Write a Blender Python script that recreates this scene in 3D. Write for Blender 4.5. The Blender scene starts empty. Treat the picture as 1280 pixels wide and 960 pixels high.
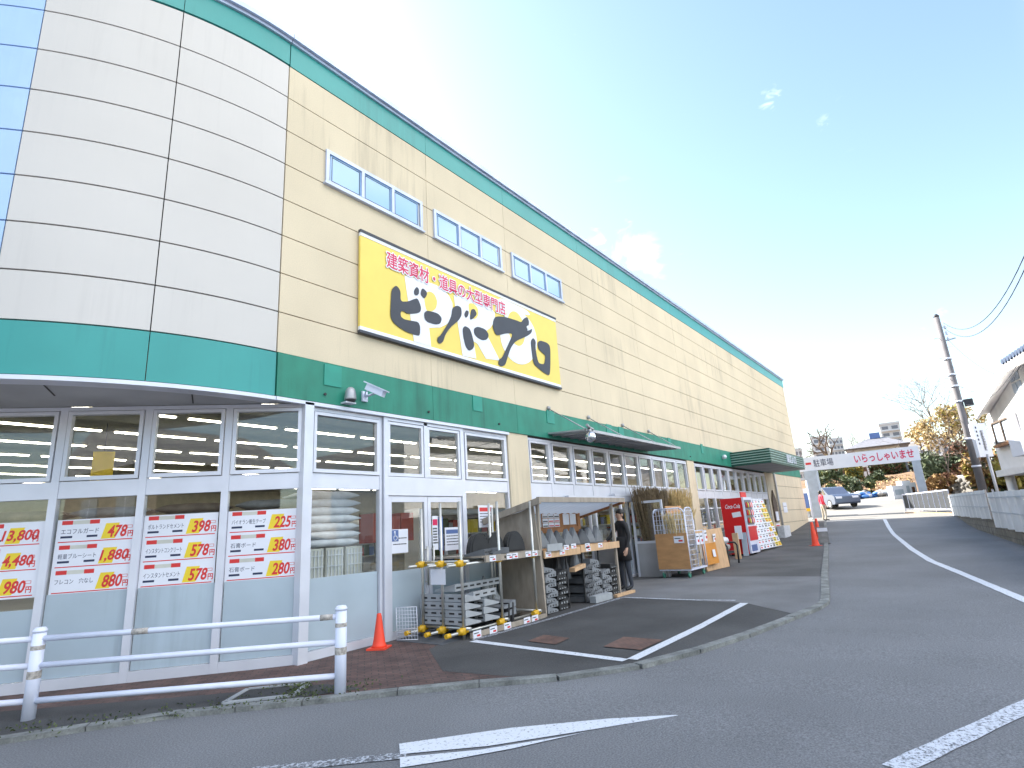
import bpy, bmesh, math, random
from mathutils import Vector, Matrix
R_ = math.radians
scene = bpy.context.scene
COL = scene.collection
random.seed(7)

# ---------------------------------------------------------------- camera, sky, sun, exposure
YAW, PITCH, ROLL, FPX = R_(53.063), R_(14.591), R_(-3.683), 705.3
EYE = Vector((0, 0, 1.5))
_f = Vector((math.cos(PITCH)*math.sin(YAW), math.cos(PITCH)*math.cos(YAW), math.sin(PITCH)))
_r = Vector((math.cos(YAW), -math.sin(YAW), 0)); _u = _r.cross(_f)
CR = math.cos(ROLL)*_r + math.sin(ROLL)*_u
CU = -math.sin(ROLL)*_r + math.cos(ROLL)*_u
cam_d = bpy.data.cameras.new('camera'); cam = bpy.data.objects.new('camera', cam_d); COL.objects.link(cam)
cam_d.sensor_width = 36; cam_d.lens = FPX/1280*36; cam_d.clip_end = 3000; cam_d.clip_start = 0.05
m = Matrix((CR, CU, -_f)).transposed().to_4x4(); m.translation = EYE
cam.matrix_world = m
scene.camera = cam

SUN_EL, SUN_AZ = R_(35), R_(7)
w = bpy.data.worlds.new('World'); scene.world = w; w.use_nodes = True
nt = w.node_tree; N = nt.nodes; L = nt.links
bg = N['Background']; bg.inputs[1].default_value = 0.1
sky = N.new('ShaderNodeTexSky'); sky.sky_type = 'NISHITA'; sky.sun_disc = False
sky.sun_elevation = SUN_EL; sky.sun_rotation = SUN_AZ; sky.altitude = 50; sky.air_density = 1.25; sky.dust_density = 0.9; sky.ozone_density = 1.0
# clouds, laid out by direction in the sky: an unseen bank added high to the north, behind the camera, to brighten the facade, a few small ones ahead
tc = N.new('ShaderNodeTexCoord'); mp = N.new('ShaderNodeMapping'); mp.inputs['Scale'].default_value = (1.0, 1.0, 2.2)
nz = N.new('ShaderNodeTexNoise'); nz.inputs['Scale'].default_value = 3.2; nz.inputs['Detail'].default_value = 8; nz.inputs['Roughness'].default_value = 0.58
L.new(tc.outputs['Generated'], mp.inputs[0]); L.new(mp.outputs[0], nz.inputs['Vector'])
sx = N.new('ShaderNodeSeparateXYZ'); L.new(tc.outputs['Generated'], sx.inputs[0])
def wmap(src, a, b, c=0, d=1):
    n = N.new('ShaderNodeMapRange'); n.interpolation_type = 'SMOOTHSTEP'
    for k, v in zip((1, 2, 3, 4), (a, b, c, d)): n.inputs[k].default_value = v
    L.new(src, n.inputs[0]); return n.outputs[0]
def wmath(op, a, b):
    n = N.new('ShaderNodeMath'); n.operation = op
    for k, v in ((0, a), (1, b)):
        if isinstance(v, (int, float)): n.inputs[k].default_value = v
        else: L.new(v, n.inputs[k])
    return n.outputs[0]
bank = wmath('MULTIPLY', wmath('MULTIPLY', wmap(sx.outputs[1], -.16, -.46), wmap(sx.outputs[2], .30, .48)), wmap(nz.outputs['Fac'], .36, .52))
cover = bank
def sdir(px, py): return (CR*((px-640)/FPX)-CU*((py-480)/FPX)+_f).normalized()
for px, py, r0, r1, thr, amt, sc in ((800, 322, .0, .10, .50, .85, 10), (960, 124, .0, .032, .53, .20, 55), (1025, 155, .0, .03, .56, .10, 60), (745, 308, .0, .05, .52, .6, 22)):
    nz2 = N.new('ShaderNodeTexNoise'); nz2.inputs['Scale'].default_value = sc; nz2.inputs['Detail'].default_value = 8; nz2.inputs['Distortion'].default_value = .6; L.new(mp.outputs[0], nz2.inputs['Vector'])
    d = sdir(px, py); v = N.new('ShaderNodeVectorMath'); v.operation = 'DISTANCE'; L.new(tc.outputs['Generated'], v.inputs[0]); v.inputs[1].default_value = d
    c = wmath('MULTIPLY', wmap(wmath('ADD', nz2.outputs['Fac'], wmap(v.outputs['Value'], r1, r0, -.30, .10)), thr-.09, thr+.22), amt)
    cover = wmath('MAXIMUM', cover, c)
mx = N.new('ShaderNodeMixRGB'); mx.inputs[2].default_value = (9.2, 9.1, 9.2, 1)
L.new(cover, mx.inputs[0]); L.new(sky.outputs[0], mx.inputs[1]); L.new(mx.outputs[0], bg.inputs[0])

sd = bpy.data.lights.new('sun', 'SUN'); sd.energy = 5.0; sd.angle = R_(0.5); sd.color = (1, 0.95, 0.87)
sun = bpy.data.objects.new('sun', sd); COL.objects.link(sun)
s = Vector((math.sin(SUN_AZ)*math.cos(SUN_EL), math.cos(SUN_AZ)*math.cos(SUN_EL), math.sin(SUN_EL)))
sun.rotation_euler = (-s).to_track_quat('-Z', 'Y').to_euler(); sun.location = (0, 0, 40)
vs = scene.view_settings; vs.view_transform = 'Standard'; vs.look = 'None'; vs.gamma = 1; vs.exposure = 1.92; vs.use_curve_mapping = False
cy = scene.cycles; cy.max_bounces = 8; cy.transparent_max_bounces = 24; cy.glossy_bounces = 4; cy.diffuse_bounces = 4
cy.use_denoising = True; cy.sample_clamp_indirect = 6; cy.caustics_reflective = False; cy.caustics_refractive = False

# ---------------------------------------------------------------- pixel helpers (survey of the photo: direction + real distance)
def ray(px, py): return CR*((px-640)/FPX) - CU*((py-480)/FPX) + _f
def at(px, py, dist):                      # point at a horizontal distance from the camera
    d = ray(px, py); return EYE + d*(dist/math.hypot(d.x, d.y))
def onY(px, py, Y):                        # point on the vertical plane y = Y
    d = ray(px, py); return EYE + d*(Y/d.y)
XS = [-900, 4, 8, 18, 29.5, 32.5, 36, 40, 60, 64, 900]; ZS = [0, 0, .04, .2, .41, .56, .88, 1.18, 2.52, 2.6, 2.6]
def zg(x):
    for i in range(len(XS)-1):
        if x <= XS[i+1]:
            t = (x-XS[i])/(XS[i+1]-XS[i]); return ZS[i]+t*(ZS[i+1]-ZS[i])
    return ZS[-1]
def gnd(px, py):
    d = ray(px, py); d = d/math.hypot(d.x, d.y); t = 1.0
    while t < 150:
        p = EYE + d*t
        if p.z < zg(p.x): return p
        t += .01
    return p

# ---------------------------------------------------------------- materials
def nodes(name):
    m = bpy.data.materials.new(name); m.use_nodes = True
    return m, m.node_tree.nodes, m.node_tree.links, m.node_tree.nodes['Principled BSDF']
def mat(name, col, rough=.6, metal=0, var=.12, vscale=3.0, stretch=(1, 1, 1), bump=0, bscale=40, spec=.5, fine=0, fscale=120, emit=0, streak=0):
    m, N, L, b = nodes(name)
    b.inputs['Roughness'].default_value = rough; b.inputs['Metallic'].default_value = metal
    b.inputs['Specular IOR Level'].default_value = spec
    c = (*col, 1)
    g = N.new('ShaderNodeNewGeometry'); mp = N.new('ShaderNodeMapping'); mp.inputs['Scale'].default_value = stretch
    L.new(g.outputs['Position'], mp.inputs[0])
    n = N.new('ShaderNodeTexNoise'); n.inputs['Scale'].default_value = vscale; n.inputs['Detail'].default_value = 6
    L.new(mp.outputs[0], n.inputs['Vector'])
    mr = N.new('ShaderNodeMapRange'); mr.inputs[1].default_value = .3; mr.inputs[2].default_value = .7
    mr.inputs[3].default_value = 1-var; mr.inputs[4].default_value = 1+var
    L.new(n.outputs['Fac'], mr.inputs[0])
    val = mr.outputs[0]
    if fine:
        n2 = N.new('ShaderNodeTexNoise'); n2.inputs['Scale'].default_value = fscale; n2.inputs['Detail'].default_value = 3
        L.new(g.outputs['Position'], n2.inputs['Vector'])
        mr2 = N.new('ShaderNodeMapRange'); mr2.inputs[1].default_value = .3; mr2.inputs[2].default_value = .7; mr2.inputs[3].default_value = 1-fine; mr2.inputs[4].default_value = 1+fine
        L.new(n2.outputs['Fac'], mr2.inputs[0])
        mm = N.new('ShaderNodeMath'); mm.operation = 'MULTIPLY'; L.new(val, mm.inputs[0]); L.new(mr2.outputs[0], mm.inputs[1]); val = mm.outputs[0]
    if streak:
        mp2 = N.new('ShaderNodeMapping'); mp2.inputs['Scale'].default_value = (5.0, 5.0, .22); L.new(g.outputs['Position'], mp2.inputs[0])
        n4 = N.new('ShaderNodeTexNoise'); n4.inputs['Scale'].default_value = 1.7; n4.inputs['Detail'].default_value = 5; n4.inputs['Roughness'].default_value = .65; L.new(mp2.outputs[0], n4.inputs['Vector'])
        n5 = N.new('ShaderNodeTexNoise'); n5.inputs['Scale'].default_value = .5; L.new(g.outputs['Position'], n5.inputs['Vector'])
        ad = N.new('ShaderNodeMath'); ad.operation = 'ADD'; L.new(n4.outputs['Fac'], ad.inputs[0]); L.new(n5.outputs['Fac'], ad.inputs[1])
        mr4 = N.new('ShaderNodeMapRange'); mr4.inputs[1].default_value = 1.08; mr4.inputs[2].default_value = 1.30; mr4.inputs[3].default_value = 1; mr4.inputs[4].default_value = 1-streak
        L.new(ad.outputs[0], mr4.inputs[0]); m4 = N.new('ShaderNodeMath'); m4.operation = 'MULTIPLY'; L.new(val, m4.inputs[0]); L.new(mr4.outputs[0], m4.inputs[1]); val = m4.outputs[0]
    vm = N.new('ShaderNodeVectorMath'); vm.operation = 'SCALE'; vm.inputs[0].default_value = col; L.new(val, vm.inputs['Scale'])
    L.new(vm.outputs[0], b.inputs['Base Color'])
    if bump:
        n3 = N.new('ShaderNodeTexNoise'); n3.inputs['Scale'].default_value = bscale; n3.inputs['Detail'].default_value = 4
        L.new(g.outputs['Position'], n3.inputs['Vector'])
        bp = N.new('ShaderNodeBump'); bp.inputs['Strength'].default_value = bump; bp.inputs['Distance'].default_value = .01
        L.new(n3.outputs['Fac'], bp.inputs['Height']); L.new(bp.outputs[0], b.inputs['Normal'])
    if emit:
        b.inputs['Emission Color'].default_value = c; b.inputs['Emission Strength'].default_value = emit
    return m
def glass(name, tint=(.95, .965, .96), boost=1.0, haze=0.0):
    m, N, L, b = nodes(name); out = N['Material Output']; N.remove(b)
    t = N.new('ShaderNodeBsdfTransparent'); t.inputs[0].default_value = (*tint, 1)
    g = N.new('ShaderNodeBsdfGlossy'); g.inputs['Roughness'].default_value = .015; g.inputs[0].default_value = (.95, .97, 1, 1)
    geo = N.new('ShaderNodeNewGeometry')
    no = N.new('ShaderNodeTexNoise'); no.inputs['Scale'].default_value = 1.6; L.new(geo.outputs['Position'], no.inputs['Vector'])
    bp = N.new('ShaderNodeBump'); bp.inputs['Strength'].default_value = .05; bp.inputs['Distance'].default_value = .008
    L.new(no.outputs['Fac'], bp.inputs['Height']); L.new(bp.outputs[0], g.inputs['Normal'])
    lw = N.new('ShaderNodeLayerWeight'); lw.inputs[0].default_value = .5
    pw = N.new('ShaderNodeMath'); pw.operation = 'POWER'; pw.inputs[1].default_value = 5; L.new(lw.outputs['Facing'], pw.inputs[0])
    mu = N.new('ShaderNodeMath'); mu.operation = 'MULTIPLY_ADD'; mu.inputs[1].default_value = .95*boost; mu.inputs[2].default_value = .045*boost; mu.use_clamp = True
    L.new(pw.outputs[0], mu.inputs[0])
    mx = N.new('ShaderNodeMixShader'); L.new(mu.outputs[0], mx.inputs[0]); L.new(t.outputs[0], mx.inputs[1]); L.new(g.outputs[0], mx.inputs[2])
    L.new(mx.outputs[0], out.inputs[0])
    return m
def brick(name, c1, c2, cm, scale, bw=.5, bh=.25, rough=.85, rot=0, ms=.02):
    m, N, L, b = nodes(name); b.inputs['Roughness'].default_value = rough
    g = N.new('ShaderNodeNewGeometry'); mp = N.new('ShaderNodeMapping'); mp.inputs['Rotation'].default_value = rot if isinstance(rot, tuple) else (0, 0, rot)
    L.new(g.outputs['Position'], mp.inputs[0])
    t = N.new('ShaderNodeTexBrick'); t.inputs['Scale'].default_value = scale; t.inputs['Brick Width'].default_value = bw; t.inputs['Row Height'].default_value = bh
    t.inputs['Mortar Size'].default_value = ms
    t.inputs['Color1'].default_value = (*c1, 1); t.inputs['Color2'].default_value = (*c2, 1); t.inputs['Mortar'].default_value = (*cm, 1)
    L.new(mp.outputs[0], t.inputs['Vector'])
    n = N.new('ShaderNodeTexNoise'); n.inputs['Scale'].default_value = 4; n.inputs['Detail'].default_value = 6; L.new(g.outputs['Position'], n.inputs['Vector'])
    mr = N.new('ShaderNodeMapRange'); mr.inputs[1].default_value = .3; mr.inputs[2].default_value = .7; mr.inputs[3].default_value = .65; mr.inputs[4].default_value = 1.3
    L.new(n.outputs['Fac'], mr.inputs[0])
    vm = N.new('ShaderNodeVectorMath'); vm.operation = 'SCALE'; L.new(t.outputs['Color'], vm.inputs[0]); L.new(mr.outputs[0], vm.inputs['Scale'])
    L.new(vm.outputs[0], b.inputs['Base Color'])
    bp = N.new('ShaderNodeBump'); bp.inputs['Strength'].default_value = .5; bp.inputs['Distance'].default_value = .006; bp.invert = True
    L.new(t.outputs['Fac'], bp.inputs['Height']); L.new(bp.outputs[0], b.inputs['Normal'])
    return m
def worn_paint(name, col, under, thr=.5):
    m, N, L, b = nodes(name); b.inputs['Roughness'].default_value = .75
    g = N.new('ShaderNodeNewGeometry')
    n = N.new('ShaderNodeTexNoise'); n.inputs['Scale'].default_value = 38; n.inputs['Detail'].default_value = 8; n.inputs['Roughness'].default_value = .75
    L.new(g.outputs['Position'], n.inputs['Vector'])
    r = N.new('ShaderNodeValToRGB'); r.color_ramp.elements[0].position = thr-.05; r.color_ramp.elements[1].position = thr+.05
    r.color_ramp.elements[0].color = (*under, 1); r.color_ramp.elements[1].color = (*col, 1)
    L.new(n.outputs['Fac'], r.inputs[0]); L.new(r.outputs[0], b.inputs['Base Color'])
    return m

def translucent(name, col):
    m, N, L, b = nodes(name); out = N['Material Output']; b.inputs['Base Color'].default_value = (*col, 1); b.inputs['Roughness'].default_value = .4
    t = N.new('ShaderNodeBsdfTranslucent'); t.inputs[0].default_value = (*col, 1); mx = N.new('ShaderNodeMixShader'); mx.inputs[0].default_value = .8
    L.new(b.outputs[0], mx.inputs[1]); L.new(t.outputs[0], mx.inputs[2]); L.new(mx.outputs[0], out.inputs[0]); return m
M = {}
M['beige'] = mat('beige_alc', (.67, .57, .415), .85, var=.06, vscale=.8, stretch=(1.2, 1.2, .8), streak=.19, bump=.25, bscale=90, fine=.05, fscale=60)
M['joint'] = mat('dark_joint', (.06, .055, .05), .9)
M['cream'] = mat('cream_panel', (.575, .545, .515), .35, var=.04, vscale=.6, streak=.06)
M['bluepanel'] = mat('pale_blue_panel', (.40, .56, .82), .2, var=.03)  # blue is partly the panel's own, partly reflected sky put into the colour
M['green'] = mat('teal_green_fascia', (.018, .215, .145), .55, streak=.25, var=.16, vscale=2.2, stretch=(1.5, 1.5, .8), bump=.1, bscale=60)
M['greenlite'] = mat('teal_glare_band', (.04, .31, .29), .35, var=.06, vscale=1.2, streak=.14)  # bluer teal: the glare seen on the top band is put into the colour
M['patch'] = mat('teal_patch', (.02, .27, .20), .5)
M['coping'] = mat('pale_metal_coping', (.50, .56, .72), .35, .3)
M['alu'] = mat('aluminium_frame', (.66, .68, .76), .42, .25, var=.05)
M['alu2'] = mat('dull_aluminium', (.42, .42, .44), .45, .5, var=.1)
M['film'] = mat('frosted_film', (.40, .485, .555), .35, var=.09, vscale=1.2, streak=.12)
M['glass'] = glass('window_glass', boost=1.15)
M['skyglass'] = mat('sky_painted_window_glass', (.30, .50, .78), .08, 0, var=.02, spec=.9)  # opaque pane: the sky's reflection is painted as its blue base colour
M['soffit'] = mat('grey_soffit', (.48, .48, .48), .8, var=.14, vscale=1.2)
M['asphalt'] = mat('road_asphalt', (.165, .17, .18), .85, var=.16, vscale=.45, bump=.7, bscale=140, fine=.38, fscale=75)
M['darkasphalt'] = mat('dark_asphalt', (.060, .060, .061), .85, var=.30, vscale=.9, bump=.6, bscale=120, fine=.3, fscale=80)
M['midasphalt'] = mat('grey_asphalt_strip', (.087, .087, .088), .85, var=.28, vscale=.8, bump=.6, bscale=120, fine=.3, fscale=80)
M['concrete'] = mat('concrete_apron', (.155, .158, .165), .85, var=.2, vscale=1.0, bump=.3, bscale=90, fine=.14, fscale=60)
M['kerb'] = mat('kerb_concrete', (.19, .20, .195), .9, var=.35, vscale=5, bump=.6, bscale=60, fine=.2, fscale=50)
M['parking'] = mat('sunlit_parking_asphalt', (.20, .19, .175), .9, var=.10, vscale=.4, bump=.4, bscale=90, fine=.12)
M['brick'] = brick('red_brick_paving', (.13, .075, .065), (.095, .06, .055), (.055, .045, .04), 3.2, rot=R_(38))
M['brickp'] = brick('brick_patch', (.16, .085, .065), (.13, .075, .06), (.08, .06, .05), 4.5, rot=R_(8))
M['white'] = worn_paint('worn_white_marking', (.62, .65, .70), (.11, .115, .125), .40)
M['whitefade'] = worn_paint('faded_white_marking', (.50, .53, .58), (.095, .10, .11), .53)
M['whitemid'] = worn_paint('half_worn_white_marking', (.55, .58, .64), (.10, .105, .115), .46)
M['wpaint'] = mat('white_rail_paint', (.68, .72, .86), .4, var=.06, vscale=6)
M['rust'] = mat('chipped_paint', (.42, .39, .36), .8, var=.4, vscale=30)
M['orange'] = mat('orange_cone_plastic', (.85, .07, .03), .5, var=.08)
M['black'] = mat('black_rubber', (.022, .023, .025), .65, var=.2, vscale=8)
M['greyrub'] = mat('grey_ramp_plastic', (.20, .215, .235), .7, var=.15, vscale=6, bump=.2, bscale=60)
M['dgreyrub'] = mat('slate_ramp_plastic', (.10, .108, .12), .7, var=.15, vscale=6, bump=.2, bscale=60)
M['lgreyrub'] = mat('light_grey_ramp_plastic', (.34, .36, .38), .65, var=.1, vscale=6)
M['steel'] = mat('steel_pipe', (.55, .55, .52), .35, .7, var=.12, vscale=8)
M['yellow'] = mat('yellow_clamp', (.72, .42, .02), .45, var=.12, vscale=15)
M['wood'] = mat('stall_wood', (.34, .15, .06), .7, var=.3, vscale=4, stretch=(1, 6, 1))
M['ply'] = mat('plywood', (.46, .25, .11), .65, var=.16, vscale=3, stretch=(1, 1, 4))
M['plylite'] = mat('pale_plywood', (.58, .38, .22), .7, var=.14, vscale=4, stretch=(4, 1, 1))
M['plygrey'] = mat('weathered_plywood', (.34, .295, .245), .8, var=.2, vscale=3, stretch=(3, 3, 1))
M['orangeply'] = mat('orange_sheet', (.58, .24, .035), .55, var=.1)
M['card'] = mat('white_card', (.74, .76, .84), .6, var=.03)
M['ink'] = mat('black_ink', (.03, .03, .035), .6)
M['inkblue'] = mat('navy_ink', (.02, .03, .08), .6)
M['red'] = mat('red_ink', (.62, .03, .03), .5, var=.04)
M['magenta'] = mat('crimson_ink', (.62, .02, .10), .5, var=.04)
M['pyellow'] = mat('poster_yellow', (.80, .60, .03), .5, var=.05)
M['signyellow'] = mat('signboard_yellow', (.82, .63, .13), .45, var=.03)
M['signwhite'] = mat('signboard_white', (.78, .80, .86), .45, var=.02)
M['signinkk'] = mat('signboard_charcoal', (.035, .04, .055), .5)
M['vred'] = mat('vending_red', (.60, .012, .015), .3, var=.04)
M['straw'] = mat('dry_straw', (.60, .44, .21), .9, var=.35, vscale=14)
M['bamboo'] = mat('pale_bamboo', (.72, .58, .33), .7, var=.25, vscale=20)
M['brush'] = mat('dark_brushwood', (.17, .125, .075), .9, var=.4, vscale=14)
M['skin'] = mat('skin', (.52, .32, .23), .5)
M['hair'] = mat('black_hair', (.015, .012, .01), .5)
M['coat'] = mat('black_coat', (.02, .02, .023), .8)
M['jeans'] = mat('charcoal_trousers', (.04, .045, .06), .85)
M['redcoat'] = mat('red_jacket', (.65, .03, .07), .7)
M['beigecloth'] = mat('beige_trousers', (.45, .40, .32), .8)
M['lampglow'] = mat('fluorescent_tube', (1, .95, .82), .5, emit=5.0)
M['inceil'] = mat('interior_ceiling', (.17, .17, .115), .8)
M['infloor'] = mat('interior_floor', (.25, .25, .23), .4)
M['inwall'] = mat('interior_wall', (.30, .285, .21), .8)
M['sackw'] = mat('white_sack', (.62, .64, .68), .55, var=.15, vscale=7)
M['sackb'] = mat('brown_sack', (.20, .15, .11), .75, var=.3, vscale=6)
M['sackg'] = mat('grey_sack', (.25, .25, .25), .75, var=.25, vscale=6)
M['crate'] = mat('pale_crate', (.55, .55, .50), .5, var=.1)
M['redbox'] = mat('red_carton', (.40, .06, .03), .6)
M['pole'] = mat('concrete_pole', (.16, .15, .155), .85, var=.15, vscale=3)
M['cable'] = mat('black_cable', (.03, .03, .04), .6)
M['wallwhite'] = mat('white_stucco', (.80, .78, .765), .85, var=.05, bump=.2, bscale=60)
M['tileblue'] = mat('dark_blue_roof_tile', (.05, .07, .12), .4, var=.2, vscale=6)
M['rooftile'] = mat('grey_slate_roof', (.17, .17, .19), .7, var=.15, vscale=3)
M['fencepoly'] = mat('corrugated_pale_panel', (.64, .68, .74), .5, .0, var=.16, vscale=2.5, stretch=(1, 1, .4))
M['block'] = brick('concrete_block_wall', (.20, .19, .17), (.16, .155, .14), (.10, .10, .09), 1.25, bw=.5, bh=.25, rot=(R_(90), 0, 0), ms=.012)
M['stone'] = mat('rubble_stone', (.15, .14, .125), .9, var=.4, vscale=5, bump=1, bscale=12)
M['earth'] = mat('brown_winter_grass', (.19, .115, .06), .95, var=.35, vscale=1.2, bump=1, bscale=10, fine=.3, fscale=20)
M['bark'] = mat('tree_bark', (.12, .09, .07), .9, var=.3, vscale=10)
M['leafd'] = mat('dark_green_leaf', (.05, .07, .03), .7, var=.3, vscale=8)
M['leafm'] = mat('mid_green_leaf', (.075, .10, .03), .7, var=.3, vscale=8)
M['leafy'] = mat('yellow_green_leaf', (.24, .20, .035), .7, var=.3, vscale=8)
M['leafg'] = mat('bamboo_leaf', (.30, .22, .07), .7, var=.3, vscale=5)
M['leafo'] = mat('orange_leaf', (.22, .125, .04), .8, var=.35, vscale=5)
M['leafr'] = mat('russet_leaf', (.14, .065, .035), .85, var=.4, vscale=6)
M['aptwall'] = mat('apartment_concrete', (.52, .52, .53), .85, var=.05)
M['aptdark'] = mat('apartment_window', (.14, .15, .18), .3)
M['tarp'] = mat('blue_tarp', (.06, .20, .52), .5, var=.2, vscale=4)
M['carblue'] = mat('grey_blue_car_paint', (.12, .15, .22), .25, .4, var=.03)
M['carsilver'] = mat('silver_car_paint', (.5, .52, .55), .25, .5, var=.03)
M['cglass'] = mat('car_window_glass', (.02, .025, .03), .08, spec=.8)
M['greengate'] = mat('green_netting', (.10, .30, .18), .7)
M['canopyd'] = mat('dark_green_louvre', (.015, .075, .055), .45, var=.1)
M['canopyl'] = mat('pale_green_rib', (.30, .46, .41), .4)
M['chrome'] = mat('mirror_lamp_glass', (.6, .62, .65), .12, .9)
M['greenwheel'] = mat('green_castor', (.05, .22, .16), .5)
M['bluebox'] = mat('blue_cabinet_paint', (.10, .16, .36), .5)
M['pgrey'] = mat('pale_grey_blue_paint', (.40, .46, .54), .6)
M['hedge_y'] = mat('yellow_hedge_leaf', (.28, .20, .03), .8, var=.3, vscale=6)

M['infill'] = mat('grey_infill', (.032, .038, .047), .6)
M['polyroof'] = translucent('corrugated_plastic', (.74, .78, .84))
# ---------------------------------------------------------------- mesh helpers
OFF = {}
class MB:
    def __init__(s): s.v = []; s.f = []; s.mi = []; s.sm = []
    def add(s, vs, fs, mi=0, smooth=False):
        o = len(s.v); s.v += [Vector(v) for v in vs]
        for f in fs: s.f.append([o+i for i in f]); s.mi.append(mi); s.sm.append(smooth)
        return s
    def box(s, a, b, mi=0, rz=0, piv=None):
        x0, y0, z0 = a; x1, y1, z1 = b
        vs = [Vector(p) for p in ((x0,y0,z0),(x1,y0,z0),(x1,y1,z0),(x0,y1,z0),(x0,y0,z1),(x1,y0,z1),(x1,y1,z1),(x0,y1,z1))]
        if rz:
            pv = Vector(piv) if piv else Vector(((x0+x1)/2, (y0+y1)/2, 0)); m = Matrix.Rotation(rz, 3, 'Z'); vs = [m @ (v-pv)+pv for v in vs]
        return s.add(vs, [(0,3,2,1),(4,5,6,7),(0,1,5,4),(1,2,6,5),(2,3,7,6),(3,0,4,7)], mi)
    def slab(s, o, X, Y, Z, mi=0):          # box from corner o and three edge vectors
        o, X, Y, Z = Vector(o), Vector(X), Vector(Y), Vector(Z)
        vs = [o, o+X, o+X+Y, o+Y, o+Z, o+X+Z, o+X+Y+Z, o+Y+Z]
        fs = [(0,3,2,1),(4,5,6,7),(0,1,5,4),(1,2,6,5),(2,3,7,6),(3,0,4,7)]
        if X.cross(Y).dot(Z) < 0: fs = [f[::-1] for f in fs]
        return s.add(vs, fs, mi)
    def beam(s, a, b, wd, h, mi=0):         # rectangular bar between two points
        a, b = Vector(a), Vector(b); d = (b-a).normalized(); up = Vector((0,0,1)) if abs(d.z) < .95 else Vector((1,0,0))
        sx = d.cross(up).normalized(); sy = sx.cross(d)
        return s.slab(a - sx*wd/2 - sy*h/2, b-a, sx*wd, sy*h, mi)
    def tube(s, a, b, r, r2=None, n=10, mi=0, cap=True):
        a, b = Vector(a), Vector(b); r2 = r if r2 is None else r2
        d = (b-a).normalized(); up = Vector((0,0,1)) if abs(d.z) < .95 else Vector((1,0,0))
        x = d.cross(up).normalized(); y = x.cross(d); vs = []
        for p, q in ((a, r), (b, r2)):
            for i in range(n):
                t = 2*math.pi*i/n; vs.append(p+x*(math.cos(t)*q)+y*(math.sin(t)*q))
        fs = [(i, (i+1) % n, n+(i+1) % n, n+i) for i in range(n)]
        s.add(vs, fs, mi, True)
        if cap:
            o = len(s.v)-2*n; s.f.append([o+i for i in range(n)][::-1]); s.mi.append(mi); s.sm.append(False)
            s.f.append([o+n+i for i in range(n)]); s.mi.append(mi); s.sm.append(False)
        return s
    def path(s, pts, r, n=8, mi=0):
        for a, b in zip(pts, pts[1:]): s.tube(a, b, r, n=n, mi=mi)
        return s
    def lathe(s, c, prof, n=20, mi=0):      # prof: (radius, z)
        c = Vector(c); vs = []; k = len(prof)
        for r, z in prof:
            for i in range(n):
                t = 2*math.pi*i/n; vs.append(c+Vector((math.cos(t)*r, math.sin(t)*r, z)))
        fs = [(j*n+i, j*n+(i+1) % n, (j+1)*n+(i+1) % n, (j+1)*n+i) for j in range(k-1) for i in range(n)]
        s.add(vs, fs, mi, True)
        o = len(s.v)-k*n
        s.f.append([o+i for i in range(n)][::-1]); s.mi.append(mi); s.sm.append(False)
        s.f.append([o+(k-1)*n+i for i in range(n)]); s.mi.append(mi); s.sm.append(False)
        return s
    def ball(s, c, rx, ry=None, rz=None, n=12, k=8, mi=0):
        ry = ry or rx; rz = rz or rx; c = Vector(c); vs = [c+Vector((0,0,-rz))]
        for j in range(1, k):
            p = -math.pi/2+math.pi*j/k
            for i in range(n):
                t = 2*math.pi*i/n; vs.append(c+Vector((math.cos(t)*math.cos(p)*rx, math.sin(t)*math.cos(p)*ry, math.sin(p)*rz)))
        vs.append(c+Vector((0,0,rz))); fs = [(0, 1+(i+1) % n, 1+i) for i in range(n)]
        for j in range(k-2):
            fs += [(1+j*n+i, 1+j*n+(i+1) % n, 1+(j+1)*n+(i+1) % n, 1+(j+1)*n+i) for i in range(n)]
        e = len(vs)-1; fs += [(e, 1+(k-2)*n+i, 1+(k-2)*n+(i+1) % n) for i in range(n)]
        return s.add(vs, fs, mi, True)
    def prism(s, poly, D, mi=0):            # extrude a planar outline by vector D
        poly = [Vector(p) for p in poly]; D = Vector(D); n = len(poly); nor = Vector((0,0,0))
        for i in range(n):
            a, b = poly[i], poly[(i+1) % n]; nor += a.cross(b)
        if nor.dot(D) < 0: poly = poly[::-1]
        vs = poly+[p+D for p in poly]
        fs = [tuple(range(n))[::-1], tuple(range(n, 2*n))]+[(i, (i+1) % n, n+(i+1) % n, n+i) for i in range(n)]
        return s.add(vs, fs, mi)
    def leaf(s, p, size, rnd, mi=0, flat=0):
        a = Vector((rnd.gauss(0,1), rnd.gauss(0,1), rnd.gauss(0,1)*(1-flat))).normalized()
        b = a.cross(Vector((rnd.gauss(0,1), rnd.gauss(0,1), rnd.gauss(0,1)))).normalized()
        p = Vector(p); a = a*size; b = b*size*.5
        return s.add([p-a, p-b*.9, p+a, p+b], [(0,1,2,3)], mi)
    def build(s, name, mats, parent=None, bevel=0, root=None, tag=None):
        me = bpy.data.meshes.new(name)
        r = root or parent
        off = OFF.get(r.name, Vector((0,0,0))) if r else Vector((0,0,0))
        bm = bmesh.new(); vv = [bm.verts.new(v-off) for v in s.v]
        for f, mi, sm in zip(s.f, s.mi, s.sm):
            try: fc = bm.faces.new([vv[i] for i in f])
            except ValueError: continue
            fc.material_index = mi; fc.smooth = sm
        if bevel:
            es = [e for e in bm.edges if len(e.link_faces) == 2 and e.calc_face_angle(0) > .6 and not e.link_faces[0].smooth]
            bmesh.ops.bevel(bm, geom=es, offset=bevel, segments=2, affect='EDGES', clamp_overlap=True)
        bm.to_mesh(me); bm.free()
        for m in (mats if isinstance(mats, (list, tuple)) else [mats]): me.materials.append(M[m] if isinstance(m, str) else m)
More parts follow.
